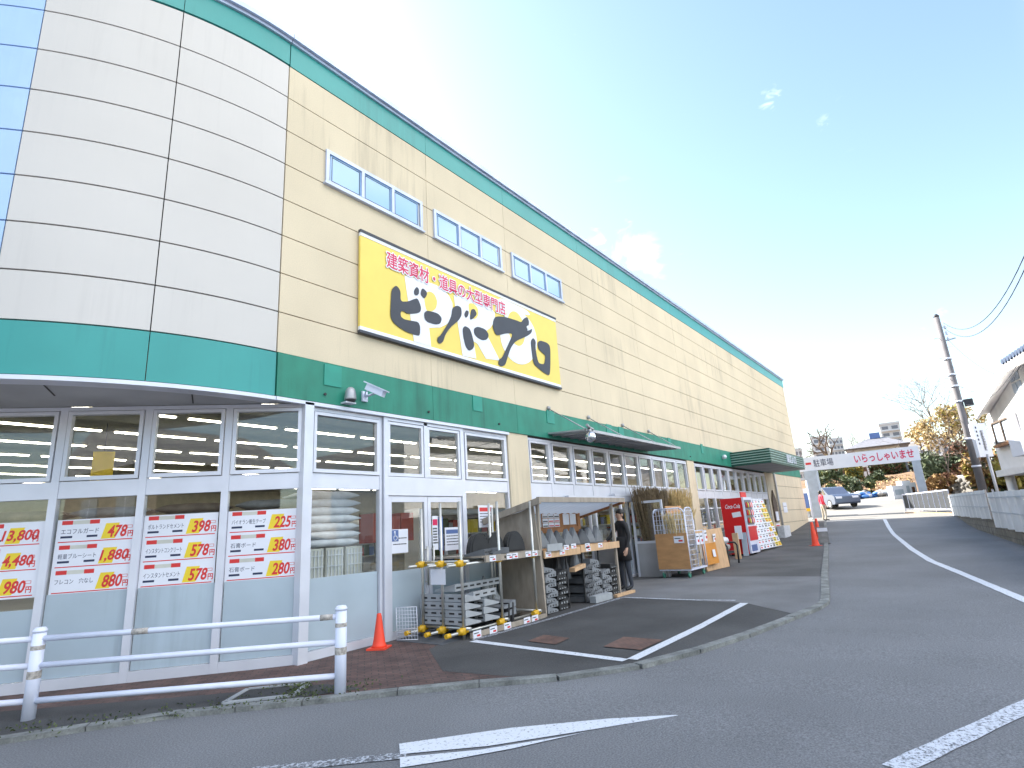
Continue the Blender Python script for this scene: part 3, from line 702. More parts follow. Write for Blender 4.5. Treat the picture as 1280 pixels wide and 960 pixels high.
for g in ([(45,365),(75,335),(103,370),(103,440),(150,440),(185,425),(212,418),(235,480),(225,512),(150,520),(118,498),(103,505),(105,535),(125,552),(165,560),(215,568),(228,600),(225,656),(200,652),(140,632),(90,600),(60,575),(38,535),(42,440)],
 [(188,370),(205,345),(220,362),(220,390),(205,403),(190,395)], [(228,395),(240,350),(275,385),(255,425)],
 [(252,510),(270,497),(300,503),(340,515),(365,545),(355,580),(325,585),(275,570),(255,550)],
 [(430,480),(460,463),(487,478),(490,525),(470,560),(420,600),(385,650),(372,695),(350,708),(335,690),(338,665),(355,655),(400,585),(425,530)],
 [(495,610),(510,593),(540,610),(555,650),(570,715),(560,740),(535,752),(515,725),(500,665)],
 [(505,520),(518,493),(535,503),(530,530),(515,545)], [(540,555),(548,490),(570,485),(587,520),(560,550)],
 [(567,610),(590,597),(640,615),(662,650),(650,680),(620,685),(585,665),(568,640)],
 [(690,555),(705,533),(760,535),(840,560),(866,572),(880,548),(905,535),(916,570),(910,600),(902,625),(918,622),(935,610),(930,640),(895,662),(830,690),(800,730),(780,790),(765,840),(740,852),(720,835),(725,805),(745,795),(770,740),(805,665),(808,642),(770,640),(715,655),(700,640),(685,600)],
 [(925,690),(940,668),(958,690),(955,730),(965,790),(975,826),(990,834),(1012,836),(1020,780),(1000,765),(975,740),(968,700),(985,685),(1030,700),(1050,725),(1050,850),(1045,910),(1010,890),(975,862),(945,835),(935,780)]):
    glyph(mb, g, yb)
mb.build('brush_lettering', 'signinkk', sg)
mb = MB(); glyph(mb, [(903,612),(898,598),(908,590),(918,598),(914,604),(907,606),(910,616),(918,620),(910,622)], yb-.0045, .002, 0, 1); mb.build('curl', 'signwhite', sg)
a, b = sp(14, 205), sp(765, 500)
tw, th_ = b.x-a.x, .31
mb = MB()
for k in range(10):
    t_ = 2*math.pi*k/10; lettering(mb, '建築資材・道具の大型専門店', (a.x+math.cos(t_)*.022, SY-.0085-.0002*k, 6.01+math.sin(t_)*.022), (1,0,0), Z, tw, th_, depth=.0001)
mb.build('headline_outline', 'signwhite', sg)
mb = MB(); lettering(mb, '建築資材・道具の大型専門店', (a.x, SY-.012, 6.01), (1,0,0), Z, tw, th_, bold=.012, depth=.001); mb.build('headline', 'magenta', sg)

# ---------------------------------------------------------------- cameras and lamps on the fascia
c = thing('security_camera', 'white bullet security camera on a bracket over the shop windows', 'security camera', (5.44, 6.97, 3.68))
ca, cb_ = onY(459.5, 483.5, 6.72), onY(480, 492.5, 6.46)
MB().beam(ca, cb_, .10, .10).build('housing', 'wpaint', c, bevel=.02)
dv_ = (cb_-ca).normalized(); MB().beam(ca-dv_*.03+Z*.06, cb_+dv_*.06+Z*.06, .135, .018).build('sun_shield', 'wpaint', c, bevel=.006)
cm_ = onY(455, 496, 6.97)
mb = MB(); mb.path([(cm_.x, 6.95, cm_.z), (cm_.x+.05, 6.82, cm_.z+.02), ca.lerp(cb_, .45)-Z*.05], .02); mb.box((cm_.x-.05, 6.94, cm_.z-.08), (cm_.x+.05, 6.972, cm_.z+.08)); mb.build('bracket', 'wpaint', c)
mb = MB(); mb.path([(cm_.x, 6.95, cm_.z+.02), (cm_.x-.06, 6.85, cm_.z+.05), ca-Z*.06], .011); mb.build('cable', 'wpaint', c)
dp = onY(438, 500, 6.86)
c = thing('dome_camera', 'silver dome housing on the green fascia left of the bullet camera', 'dome camera', (dp.x, dp.y, dp.z-.06))
mb = MB(); mb.lathe(dp, [(.085, 0), (.088, .02), (.082, .08), (.076, .13), (.06, .17), (.03, .195), (.004, .20)], 20); mb.build('hood', 'alu2', c)
mb = MB(); mb.lathe(dp-Z*.028, [(.065, 0), (.078, .026)], 20); mb.build('lens_ring', 'ink', c)
MB().box((dp.x-.09, dp.y-.02, dp.z-.052), (dp.x+.09, 6.972, dp.z-.03)).build('bracket', 'alu', c, bevel=.004)
c = thing('bulkhead_lamp', 'small white lamp on the green fascia left of the louvred canopy', 'wall lamp', (22.7, 6.97, 3.78))
mb = MB(); mb.ball((22.7, 6.88, 3.80), .085, .08, .085); mb.build('globe', 'card', c); mb = MB(); mb.lathe((22.7, 6.93, 3.72), [(.06, 0), (.06, .12)], 12); mb.build('base', 'alu', c)
c = thing('hanging_lamp', 'round mirrored lamp hanging at the near corner of the entrance awning', 'lamp', (10.9, 5.95, 3.35))
p = onY(738, 546, 5.95)
mb = MB(); mb.ball(p, .12, .12, .12, 16, 10); mb.build('globe', 'chrome', c)
mb = MB(); mb.tube((p.x, p.y, p.z+.1), (p.x, p.y, 3.52), .035); mb.path([(p.x-.12, p.y-.01, 3.60), (p.x, p.y, 3.55), (p.x+.14, p.y, 3.53)], .03); mb.build('stem', 'alu2', c)

# ---------------------------------------------------------------- price posters inside the corner glazing
def poster(k, rows, label, x0=.06, x1=.94):
    o = G0+GD*(k+1); X = -GD; n = GN; base = o+X*((x0+x1)/2)+n*-.0185
    t = thing('price_poster', label, 'poster', base+Z*1.09)
    z0 = 1.085; H = .90; W = x1-x0
    def P(x, z, d): return o+X*(x0+x)+Z*(z0+z)+n*(-.0185+d)
    mb = MB(); mb.slab(P(0, 0, 0), X*W, n*.001, Z*H); mb.build('sheet', 'card', t)
    h = H/3
    for r, (name, sub, price) in enumerate(rows):
        z = H-(r+1)*h
        mb = MB(); mb.slab(P(.03, z+.022, .0013), X*(W-.06), n*.0005, Z*.012); mb.build('rule', 'red', t)
        for hx, hw_ in ((.05, .12), (.36, .11)): MB().slab(P(hx, z+h-.062, .0013), X*hw_, n*.0005, Z*.05).build('heading_strip', 'red', t)
        mb = MB(); mb.slab(P(.171, z+h-.060, .0012), X*.188, n*.0005, Z*.046); mb.build('heading_centre', 'crate', t)
        mb = MB(); mb.add([P(.50, z+.045, .0013), P(.66, z+.045, .0013), P(.70, z+h-.065, .0013), P(.545, z+h-.065, .0013)], [(0,1,2,3)]); mb.build('price_flash', 'pyellow', t)
        mb = MB(); lettering(mb, name, P(.05, z+.125, .0015), X, Z, min(.42, .062*len(name)), .062, bold=.0, depth=.0004); mb.build('item_name', 'inkblue', t)
        for hx, hw_ in (((.05, .13), (.34, .12)) if sub else ()): MB().slab(P(hx, z+.075, .0013), X*hw_, n*.0005, Z*.026).build('ink_bar', 'inkblue', t)
        wd = .075*len(price.replace(',', ''))
        mb = MB(); lettering(mb, price, P(.57-(.06 if len(price) > 4 else 0)-(.05 if len(price) > 5 else 0), z+.058, .0017), X, Z, wd+(.03 if ',' in price else 0), .150, bold=.028, depth=.0005, shear=.22); mb.build('price', 'red', t)
        mb = MB(); lettering(mb, '円', P(.80, z+.058, .0017), X, Z, .062, .075, bold=.03, depth=.0005); mb.build('yen_mark', 'red', t)
        mb = MB(); 
        for q in ((.785, .165, .85, .170), (.785, .195, .85, .200), (.785, .171, .790, .194), (.845, .171, .85, .194)): mb.slab(P(q[0], z+q[1], .0014), X*(q[2]-q[0]), n*.0005, Z*(q[3]-q[1]))
        mb.build('tax_box', 'red', t)
poster(0, [('バイオラン養生テープ', 1, '225'), ('石膏ボード', 1, '380'), ('石膏ボード', 1, '280')], 'white price poster in the pane nearest the white corner post, reading 225 and 280', .05, .93)
poster(1, [('ポルトランドセメント', 1, '398'), ('インスタントコンクリート', 1, '578'), ('インスタントセメント', 1, '578')], 'white price poster for cement with two red prices of 578', .05, .93)
poster(2, [('エコフルガード', 1, '478'), ('軽量ブルーシート', 1, '1,880'), ('フレコン　穴なし', 0, '880')], 'white price poster left of the cement poster, reading 478 and 1,880', .07, .96)
poster(3, [('金', 1, '13,800'), ('金', 1, '4,480'), ('金', 0, '980')], 'white price poster cut by the left picture edge, reading 4,480 and 980', .02, .93)

def notice(loc, X, wd, ht, label, body='card', accent='red', lines=4, strip=True, nm='notice'):
    loc = Vector(loc); X = Vector(X).normalized(); n = X.cross(Z)
    t = thing(nm, label, 'notice', loc)
    mb = MB(); mb.slab(loc, X*wd, n*.003, Z*ht); mb.build('sheet', body, t)
    if strip: mb = MB(); mb.slab(loc+Z*ht*.72+X*wd*.08+n*.0032, X*wd*.84, n*.001, Z*ht*.18); mb.build('heading', accent, t)
    rn = random.Random(int(loc.x*100)); mb = MB()
    for i in range(lines):
        z = ht*(.60-i*.5/max(lines, 1)); x = wd*.1
        while x < wd*.85:
            l = rn.uniform(.03, .09)*wd; mb.slab(loc+Z*z+X*x+n*.0032, X*l, n*.001, Z*ht*.045); x += l+.02*wd
    mb.build('print', 'ink', t)
    return t
nb = notice((5.98, 7.014, 1.28), (1,0,0), .34, .36, 'white notice with blue wheelchair symbol on the left door leaf', strip=False, lines=2)
mb = MB(); mb.box((5.99, 7.006, 1.46), (6.12, 7.010, 1.63)); mb.build('blue_square', 'bluebox', nb)
mb = MB(); mb.ball((6.045, 7.005, 1.60), .016, .002, .016); mb.path([(6.045, 7.004, 1.585), (6.05, 7.004, 1.54), (6.08, 7.004, 1.535), (6.10, 7.004, 1.50)], .007); mb.path([(6.055+.035*math.cos(a*.5+1.9), 7.004, 1.51+.035*math.sin(a*.5+1.9)) for a in range(10)], .005); mb.build('wheelchair_symbol', 'card', nb)
notice((6.86, 7.014, 1.28), (1,0,0), .13, .55, 'narrow white banner with red strip on the right door leaf', accent='magenta', lines=6)
mb = notice((7.01, 7.013, 1.26), (1,0,0), .10, .55, 'narrow dark blue strip beside the red banner on the door', body='bluebox', lines=0, strip=False)
notice((7.15, 7.012, 1.25), (1,0,0), .40, .38, 'pale blue printed notice on right door leaf beside the red banner', accent='bluebox')
notice((8.05, 7.02, 1.60), (1,0,0), .42, .40, 'pale notice in the window right of the double door')

# goods inside, against the glass
def sack(mb, c, l, wd, h, rz, mi=0):
    m = Matrix.Rotation(rz, 3, 'Z'); o = len(mb.v); n = 10; k = 7
    vs = []; rn = random.Random(int(c[0]*977+c[2]*331))
    for i in range(k+1):
        u = -1+2*i/k; e = (1-abs(u)**4)**.5*.85+.15
        for j in range(n):
            a = 2*math.pi*j/n; cx, cz = math.cos(a), math.sin(a)
            y = abs(cx)**.5*(1 if cx > 0 else -1)*wd/2*(.8+.2*e); z = abs(cz)**.7*(1 if cz > 0 else -1)*h/2*e
            vs.append(m @ Vector((u*l/2, y+rn.uniform(-.006, .006), z+rn.uniform(-.006, .006)))+Vector(c))
    fs = [(i*n+j, (i+1)*n+j, (i+1)*n+(j+1) % n, i*n+(j+1) % n) for i in range(k) for j in range(n)]
    mb.add(vs, [f[::-1] for f in fs]+[tuple(range(n)), tuple(range(k*n, k*n+n))[::-1]], mi, True)
ORD = ['lowest', 'second', 'third', 'fourth', 'fifth', 'sixth', 'seventh', 'eighth', 'ninth', 'tenth']
for i in range(7):
    mb = MB(); sack(mb, (5.15+.03*(i % 2), 7.62, 1.50+i*.115), 1.02, .6, .13, 0.02*(i % 3))
    tag(mb.build('sack', 'sackw'), f'white sack, {ORD[i]} of seven in the pile behind the window beside the corner post', 'sack', 'white sacks piled behind the window')
for i in range(3):
    t = thing('storage_crate', f'pale ribbed crate, {["left", "middle", "right"][i]} one of three under the white sacks', 'crate', (4.85+i*.33, 7.45, .02), 'crates under the white sacks')
    x = 4.72+i*.34; mb = MB(); mb.box((x, 7.36, .06), (x+.30, 7.9, 1.43)); mb.build('body', 'crate', t, bevel=.01)
    mb = MB()
    for q in range(5): mb.box((x+.02+q*.06, 7.345, .08), (x+.035+q*.06, 7.359, 1.40))
    for q in range(9): mb.box((x+.01, 7.338, .12+q*.15), (x+.29, 7.3445, .135+q*.15))
    mb.build('rib', 'sackw', t)
for k in range(4):
    for r in range(4):
        c = G0+GD*(k+.5)-GN*(.52); mb = MB(); sack(mb, (c.x, c.y, 1.72+r*.12), .92, .5, .135, math.atan2(GD.y, GD.x)+.03*r)
        tag(mb.build('sack', ['sackb', 'sackg', 'sackb', 'sackg'][(k+r) % 4]), f'dull sack, {ORD[r]} in the pile above poster {["nearest the corner post", "with the cement prices", "with the tarpaulin and sheet prices", "at the left picture edge"][k]}', 'sack', 'dull sacks piled in the corner glazing')
    tr = thing('pallet_stand', f'wooden stand under the sacks behind the poster {["nearest the corner post", "with cement prices", "with the blue sheet price", "at the left edge"][k]}', 'stand', (c.x, c.y, .02)); mb = MB()
    a = G0+GD*(k+.05)-GN*.3; mb.slab(a+Z*1.55, GD*.9, -GN*.45, Z*.10); mb.build('deck', 'plygrey', tr)
    for u in (.06, .80):
        for q in (.02, .38): mb = MB(); mb.slab(a+GD*u-GN*q+Z*.02, GD*.06, -GN*.06, Z*1.529); mb.build('leg', 'plygrey', tr)
for i in range(3):
    mb = MB(); x = 6.9+i*.34; mb.box((x, 8.6, 1.45), (x+.32, 9.0, 1.98-.06*(i % 2))); tag(mb.build('carton', 'redbox', bevel=.01), f'red carton, {["left", "middle", "right"][i]} of three on the shelf behind the doors', 'carton', 'red cartons behind the doors')
for i, (x, y, l) in enumerate(((8.6, 9.2, 5), (15.5, 9.5, 6), (22.5, 9.5, 6), (4.5, 13.8, 7), (13, 14, 8), (22, 14, 8))):
    t = thing('gondola_shelf', f'stocked shop shelf inside, {["behind the plywood stall", "behind the entrance", "behind the vending machine", "deep behind the corner glazing", "deep behind the entrance", "deep behind the brushwood"][i]}', 'shelf', (x+l/2, y, .02)); mb = MB()
    mb.box((x, y+.42, .02), (x+l, y+.46, 2.1)); mb.box((x, y, .02), (x+.04, y+.419, 2.1)); mb.box((x+l-.04, y, .02), (x+l, y+.419, 2.1)); mb.build('frame', 'wallwhite', t)
    for z in (.15, .6, 1.05, 1.5, 1.95):
        MB().box((x+.041, y, z), (x+l-.041, y+.419, z+.03)).build('tier', 'crate', t)
    mb = MB(); rn = random.Random(i)
    for z in (.18, .63, 1.08, 1.53):
        q = x+.06
        while q < x+l-.4:
            d = rn.uniform(.12, .32); mb.box((q, y+.06, z), (q+d-.015, y+.4, z+rn.uniform(.2, .36)), rn.randrange(6)); q += d
    mb.build('stock', ['redbox', 'card', 'bluebox', 'pyellow', 'leafm', 'sackg'], t)['kind'] = 'stuff'
bn = thing('hanging_banner', 'small yellow banner hanging from the shop ceiling behind the corner glazing', 'banner', (6.2, 18.6, 3.4)); q = at(126, 588, 17)
mb = MB(); mb.slab(q+Vector((-.2, 0, -.40)), (.4, -.18, 0), (.01, .02, 0), (0, 0, .85)); mb.build('cloth', 'pyellow', bn); mb = MB(); mb.tube(q+Vector((0, -.09, .45)), (q.x, q.y-.09, 4.7), .01); mb.build('cord', 'ink', bn)

# ---------------------------------------------------------------- guardrail
gr = thing('guardrail', 'white three rail pedestrian guardrail with chipped posts in front of the corner glazing', 'guardrail', (3.82, 5.27, .03))
gp = [Vector((3.82, 5.27, 0)), Vector((1.87, 7.48, 0)), Vector((-.08, 9.69, 0))]
for p in gp:
    mb = MB(); mb.tube((p.x, p.y, .0), (p.x, p.y, .82), .057, n=20); mb.lathe((p.x, p.y, .82), [(.061, 0), (.061, .02), (.045, .045), (.005, .05)], 20); po = mb.build('post', 'wpaint', gr)
    for z0, z1 in ((.40, .47), (.66, .70)): MB().tube((p.x, p.y, z0), (p.x, p.y, z1), .0585, n=20, cap=False).build('worn_band', 'rust', po, root=gr)
dv = (gp[0]-gp[1]).normalized()
for z in (.76, .515, .20):
    mb = MB()
    for a, b in zip(gp, gp[1:]): mb.tube((a-dv*.05)+Z*z, (b+dv*.05)+Z*z, .028, n=14)
    mb.build('rail', 'wpaint', gr)
for f, l in ((.08, .13), (1.9, .16)): a = gp[0]-dv*f+Z*.76; MB().tube(a, a-dv*l, .0292, n=14).build('chipped_patch', 'rust', gr)

# ---------------------------------------------------------------- traffic cones
def cone(name, loc, label, h=.70, group=None, k=1):
    t = thing(name, label, 'traffic cone', loc, group); x, y, z = loc
    mb = MB(); mb.box((x-.18*k, y-.18*k, z), (x+.18*k, y+.18*k, z+.035), rz=.5, piv=(x, y, 0)); mb.build('base', 'orange', t, bevel=.012)
    mb = MB(); mb.lathe((x, y, z+.035), [(.15*k, 0), (.125*k, .03), (.11*k, .10*k), (.045*k, h-.06), (.04*k, h-.04), (.02*k, h-.035)], 24); mb.build('body', 'orange', t)
    return t
g0 = gnd(474, 814); cone('traffic_cone', (g0.x, g0.y, .036), 'orange traffic cone on brick paving beside the double door', .47, None, .74)
g1 = gnd(1020, 683); cone('traffic_cone', (g1.x, g1.y, g1.z), 'nearer orange cone at the kerb past the louvred canopy', .85)
g2 = gnd(1024.5, 674); c2 = cone('traffic_cone', (g2.x, g2.y, g2.z), 'farther orange cone behind another one at the kerb', .85)
g3 = gnd(1031, 680); t = thing('barrier_board', 'small white and grey board standing at the kerb right of the cones', 'barrier', g3)
mb = MB(); mb.box((g3.x-.03, g3.y-.17, g3.z+.02), (g3.x+.03, g3.y+.17, g3.z+.62), rz=.2, piv=(g3.x, g3.y, 0)); mb.build('board', 'sackg', t, bevel=.01)
mb = MB(); mb.box((g3.x-.034, g3.y-.172, g3.z+.45), (g3.x+.034, g3.y+.172, g3.z+.58), rz=.2, piv=(g3.x, g3.y, 0)); mb.build('white_strip', 'card', t)
mb = MB(); mb.box((g3.x-.15, g3.y-.19, g3.z), (g3.x+.15, g3.y+.19, g3.z+.02)); mb.build('foot', 'black', t)

# ---------------------------------------------------------------- pipe rack with yellow clamps
rk = thing('pipe_rack', 'steel pipe rack with yellow clamps holding kerb ramps beside the double door', 'rack', (7.2, 6.35, .05))
def clamp(mb, p, r=.05): 
    mb.lathe((p[0], p[1], p[2]-.05), [(r*.75, 0), (r, .015), (r, .085), (r*.75, .1)], 10); mb.tube((p[0]-.09, p[1], p[2]), (p[0]+.09, p[1], p[2]), r*.8, n=10)
RX, RY = (6.34, 7.15, 8.12), (6.72, 6.30, 5.90)
posts = [(6.34, 6.72), (6.34, 6.30), (6.34, 5.90), (7.20, 5.88), (8.08, 5.86), (7.20, 6.72), (8.08, 6.72), (7.5, 6.30)]
for x, y in posts: MB().tube((x, y, .06), (x, y, 1.98 if y < 6.6 else 1.93), .0215, n=12).build('pole', 'steel', rk)
for y in (6.72, 6.30, 5.90):
    for z in (.15, 1.07): MB().tube((6.10, y+.045, z), (8.25, y+.045, z), .0215, n=12).build('long_rail', 'steel', rk)
for x in (6.385, 7.245, 8.125):
    for z in (.20, 1.115): MB().tube((x, 5.80, z), (x, 6.85, z), .0215, n=12).build('cross_rail', 'steel', rk)
for x, y in posts:
    for z in (.17, 1.09): mb = MB(); clamp(mb, (x, y+.02, z)); mb.build('clamp', 'yellow', rk)
for y in (6.765, 6.345, 5.945): MB().tube((6.02, y, .15), (6.10, y, .15), .033, n=12).build('pipe_cap', 'yellow', rk)
MB().box((6.75, 5.86, 1.14), (8.22, 6.86, 1.165)).build('shelf_board', 'plygrey', rk)
MB().box((6.78, 5.80, 1.07), (8.24, 5.835, 1.16)).build('shelf_front', 'plygrey', rk)
MB().box((6.40, 5.80, .07), (8.24, 5.84, .14)).build('kick_board', 'plygrey', rk)
def cards(root, spots, X=(1,0,0), wd=.15, ht=.085, mk='red'):
    X = Vector(X).normalized(); n = X.cross(Z)
    for s0 in spots:
        s0 = Vector(s0); mb = MB(); mb.slab(s0, X*wd, n*.004, Z*ht); cdo = mb.build('price_card', 'card', root)
        mb = MB(); mb.slab(s0+X*wd*.45+Z*ht*.2+n*.0042, X*wd*.42, n*.001, Z*ht*.25); mb.slab(s0+X*wd*.08+Z*ht*.62+n*.0042, X*wd*.6, n*.001, Z*ht*.12, 1); mb.build('print', [mk, 'ink'], cdo, root=root)
cards(rk, [(x, 5.798, 1.075) for x in (6.86, 7.28, 7.42, 7.78, 7.97)])
cards(rk, [(x, 5.798, .06) for x in (6.42, 6.78, 7.12, 7.62, 7.84)], wd=.17, ht=.10)
MB().slab((6.30, 6.50, .80), (.01, -.30, 0), (-.004, 0, 0), (0, 0, .22)).build('price_sheet', 'card', rk)

def ramp_plate(c, l, wd, h, rz, mt, label, group, slots=True, cat='kerb ramp', tilt=0):
    """wedge shaped kerb ramp plate: sloped top, hollow slots along its tall side"""
    t = thing('kerb_ramp', label, cat, c, group, local=True); t.rotation_euler = (tilt, 0, rz)
    mb = MB(); pf = [(0, 0), (wd, 0), (wd, .025), (.05, h), (0, h)]
    mb.prism([(-l/2, y-wd/2, z) for y, z in pf], (l, 0, 0)); mb.build('plate', mt, t, bevel=.006)
    if slots:
        mb = MB(); n = max(3, int(l/.16))
        for i in range(n): x = -l/2+(i+.5)*l/n; mb.box((x-.052, -wd/2-.002, h*.36), (x+.052, -wd/2+.02, h*.62))
        mb.build('slot', 'black', t)
    return t
G_R = 'light grey ramp plates lying in the pipe rack'
for i in range(4): ramp_plate((6.52+.01*(i % 2), 6.33, .24+i*.105), .92, .34, .098, -math.pi/2, 'lgreyrub', f'light grey kerb ramp plate, {ORD[i]} in the left stack of the pipe rack', G_R)
for i in range(3): ramp_plate((6.93-.02*(i % 2), 6.28, .24+i*.105), .85, .34, .098, -math.pi/2, 'lgreyrub', f'light grey kerb ramp plate, {ORD[i]} in the middle stack of the pipe rack', G_R)
for i in range(2): ramp_plate((7.36, 6.25, .24+i*.11), .80, .30, .10, math.pi/2, 'greyrub', f'mid grey kerb ramp plate, {["lower", "upper"][i]} one in the right stack of the pipe rack', G_R)
ramp_plate((7.05, 6.42, .68), 1.15, .40, .10, .06, 'lgreyrub', 'long light grey ramp plate laid across the stacks in the pipe rack', None)
ramp_plate((6.85, 6.05, .58), .60, .26, .09, .10, 'lgreyrub', 'short light grey ramp plate lying in front across the rack stacks', None)
for i in range(2):
    t = ramp_plate((7.33+i*.10, 6.0, .25), .34, .30, .06, 0, 'black', f'black slotted ramp plate, {["left", "right"][i]} of two standing upright in the pipe rack', 'upright black plates'); t.rotation_euler = (0, -1.45, .2)
def ogive(c, wd, h, th, mt, rz, label, group, lean=.12, round_=False):
    t = thing('corner_ramp', label, 'corner ramp', c, group, local=True); t.rotation_euler = (-lean, 0, rz); mb = MB(); n = 8; k = .42 if round_ else .75
    L_ = [(-wd/2*(1-(i/n)**(1/k)), h*i/n) if not round_ else (-wd/2*math.cos(math.pi/2*i/n), h*math.sin(math.pi/2*i/n)) for i in range(n)]
    pts = L_+[(0, h)]+[(-x, z) for x, z in L_[::-1]]
    mb.prism([(x, 0, z) for x, z in pts], (0, -th, 0)); o = mb.build('body', mt, t, bevel=.008)
    mb = MB(); mb.prism([(x*.8, -th-.014, z*.85+.02) for x, z in pts], (0, .013, 0)); mb.build('face', mt, t, bevel=.004)
    return t
ogive((7.80, 6.42, .20), .42, .46, .09, 'lgreyrub', .5, 'light grey curved corner ramp leaning at the right end of the pipe rack', None, .5, True)
ogive((7.62, 6.55, .30), .30, .50, .07, 'lgreyrub', -.3, 'light grey pointed corner ramp standing behind the pipe rack stacks', None, .2)
for i, (x, y) in enumerate(((7.35, 6.5), (7.62, 6.4), (7.93, 6.2))): ogive((x, y, 1.167), .36, .33, .16, 'black', -.4, f'black rounded ramp, {["left", "middle", "right"][i]} of three on the pipe rack shelf', 'black rounded ramps on the rack shelf', .05, True)
for i, (x, y) in enumerate(((6.95, 6.1), (7.25, 6.05))): ramp_plate((x, y, 1.167), .40, .34, .09, .4+i, 'dgreyrub', f'slate ramp plate, {["left", "right"][i]} of two lying on the pipe rack shelf', 'slate plates on the rack shelf')
# ground mat and wire grid
tag(MB().box((5.95, 5.95, .03), (6.32, 6.92, .062)).build('rubber_mat', 'dgreyrub', bevel=.004), 'dark rubber mat on the paving at the left end of the pipe rack', 'mat')
gd = thing('wire_grid', 'small white wire grid panel leaning upright at the left end of the pipe rack', 'wire grid', (5.95, 6.75, .06)); mb = MB()
A = Vector((5.98, 6.90, .065)); Xg = Vector((.13, -.30, 0)); Zg = Vector((.03, .05, .44))
for i in range(8): mb.tube(A+Xg*(i/7), A+Xg*(i/7)+Zg, .0035, n=5)
for i in range(10): mb.tube(A+Zg*(i/9), A+Zg*(i/9)+Xg, .0035, n=5)
mb.build('mesh', 'card', gd)
mb = MB(); mb.path([A, A+Xg, A+Xg+Zg, A+Zg, A], .006, n=6); mb.build('rim', 'card', gd)

# ---------------------------------------------------------------- wooden stall with corrugated roof
sl = thing('display_stall', 'wooden outdoor stall with corrugated roof displaying grey kerb ramps', 'stall', (9.7, 6.3, .1))
x0, x1 = 8.28, 11.1; yf, ybk = 5.80, 6.82
mb = MB(); mb.prism([(x0, yf+.02, .08), (x0, ybk, .08), (x0, ybk, 1.72), (x0, 6.25, 1.82), (x0, yf+.14, 1.90), (x0, yf+.06, 1.15)], (.025, 0, 0)); mb.build('side_panel', 'plygrey', sl)
for x in (x0+.03, x1-.06):
    MB().box((x, yf+.06, .08), (x+.05, yf+.11, 1.95)).build('front_post', 'plygrey', sl); MB().box((x, ybk-.05, .08), (x+.05, ybk, 1.72)).build('rear_post', 'wood', sl)
for x in (9.15, 9.72, 10.35): MB().box((x, yf+.10, .08), (x+.03, yf+.13, 1.12)).build('divider', 'black', sl)
MB().beam((x0-.15, 5.72, 2.0), (x1+.25, 5.72, 2.0), .06, .09).build('ridge_beam', 'plygrey', sl)
MB().beam((x0-.12, 5.70, 1.985), (x0-.12, 7.0, 1.70), .05, .11).build('barge_board', 'plygrey', sl)
MB().beam((x1+.22, 5.70, 1.985), (x1+.22, 7.0, 1.70), .05, .11).build('barge_board', 'wood', sl)
mb = MB(); n = 78; vs = []
for i in range(n+1):
    x = x0-.08+(x1-x0+.28)*i/n; dz = .016*math.sin(i*2*math.pi/6)
    for th in (0, .006): vs += [(x, 5.76, 1.975+dz+th), (x, 7.0, 1.70+dz+th)]
fs = []
for i in range(n): a, b = 4*i, 4*i+4; fs += [(a, a+1, b+1, b), (a+2, b+2, b+3, a+3), (a, b, b+2, a+2), (a+1, a+3, b+3, b+1)]
mb.add(vs, fs); mb.build('corrugated_roof', 'polyroof', sl)
MB().box((x0+.03, 6.04, 1.13), (x1-.06, ybk, 1.155)).build('shelf', 'ply', sl)
MB().box((x0+.06, yf, 1.01), (9.52, yf+.03, 1.14)).build('shelf_front', 'plylite', sl); MB().box((9.54, yf, 1.03), (x1, yf+.03, 1.16)).build('shelf_front', 'plylite', sl)
MB().box((x0+.03, ybk-.03, .1), (x1-.06, ybk-.01, 1.1)).build('back_panel', 'black', sl)
cards(sl, [(x, yf-.002, z) for x, z in ((8.36, 1.03), (8.80, 1.04), (8.95, 1.11), (9.20, 1.12), (9.7, 1.10), (9.72, 1.04), (10.2, 1.08))], wd=.17)
MB().box((8.38, yf-.04, 1.12), (8.86, yf-.02, 1.24)).build('name_board', 'lgreyrub', sl)
MB().box((9.15, 6.56, 1.42), (10.75, 6.60, 1.52)).build('board_rail', 'wood', sl); MB().box((8.95, 6.56, 1.25), (9.05, 6.60, 1.82)).build('board_post', 'wood', sl); MB().box((10.75, 6.56, 1.16), (10.87, 6.60, 1.82)).build('board_post', 'wood', sl)
MB().box((9.06, 6.575, 1.52), (10.74, 6.595, 1.80)).build('notice_board', 'wood', sl)
rn = random.Random(11); mb = MB(); mb2 = MB()
for i in range(3):
    for j in range(3): mb.box((9.45+i*.21, 6.566, 1.53+j*.09), (9.64+i*.21, 6.573, 1.61+j*.09)); mb2.box((9.46+i*.21, 6.562, 1.545+j*.09), (9.62+i*.21, 6.565, 1.565+j*.09), rn.randrange(2))
mb.build('leaflets', 'card', sl); mb2.build('leaflet_print', ['red', 'ink'], sl)
MB().box((9.08, 6.566, 1.54), (9.40, 6.573, 1.79)).build('photo_sheet', 'pgrey', sl)
for x in (10.2, 10.47): MB().box((x, 6.566, 1.56), (x+.23, 6.573, 1.78)).build('price_sheet', 'card', sl)
for i, x in enumerate((8.52, 8.80, 9.06, 9.34, 9.62, 9.90, 10.2, 10.5, 10.78)):
    ogive((x, 6.18+.03*(i % 2), 1.157), .33, .30+.02*(i % 3), .09, 'dgreyrub' if i % 3 == 0 else 'greyrub', .2*((i % 3)-1)-.25, f'grey pointed corner ramp, {["first", "second", "third", "fourth", "fifth", "sixth", "seventh", "eighth", "ninth"][i]} from the left on the stall shelf', 'pointed corner ramps on the stall shelf', .06)
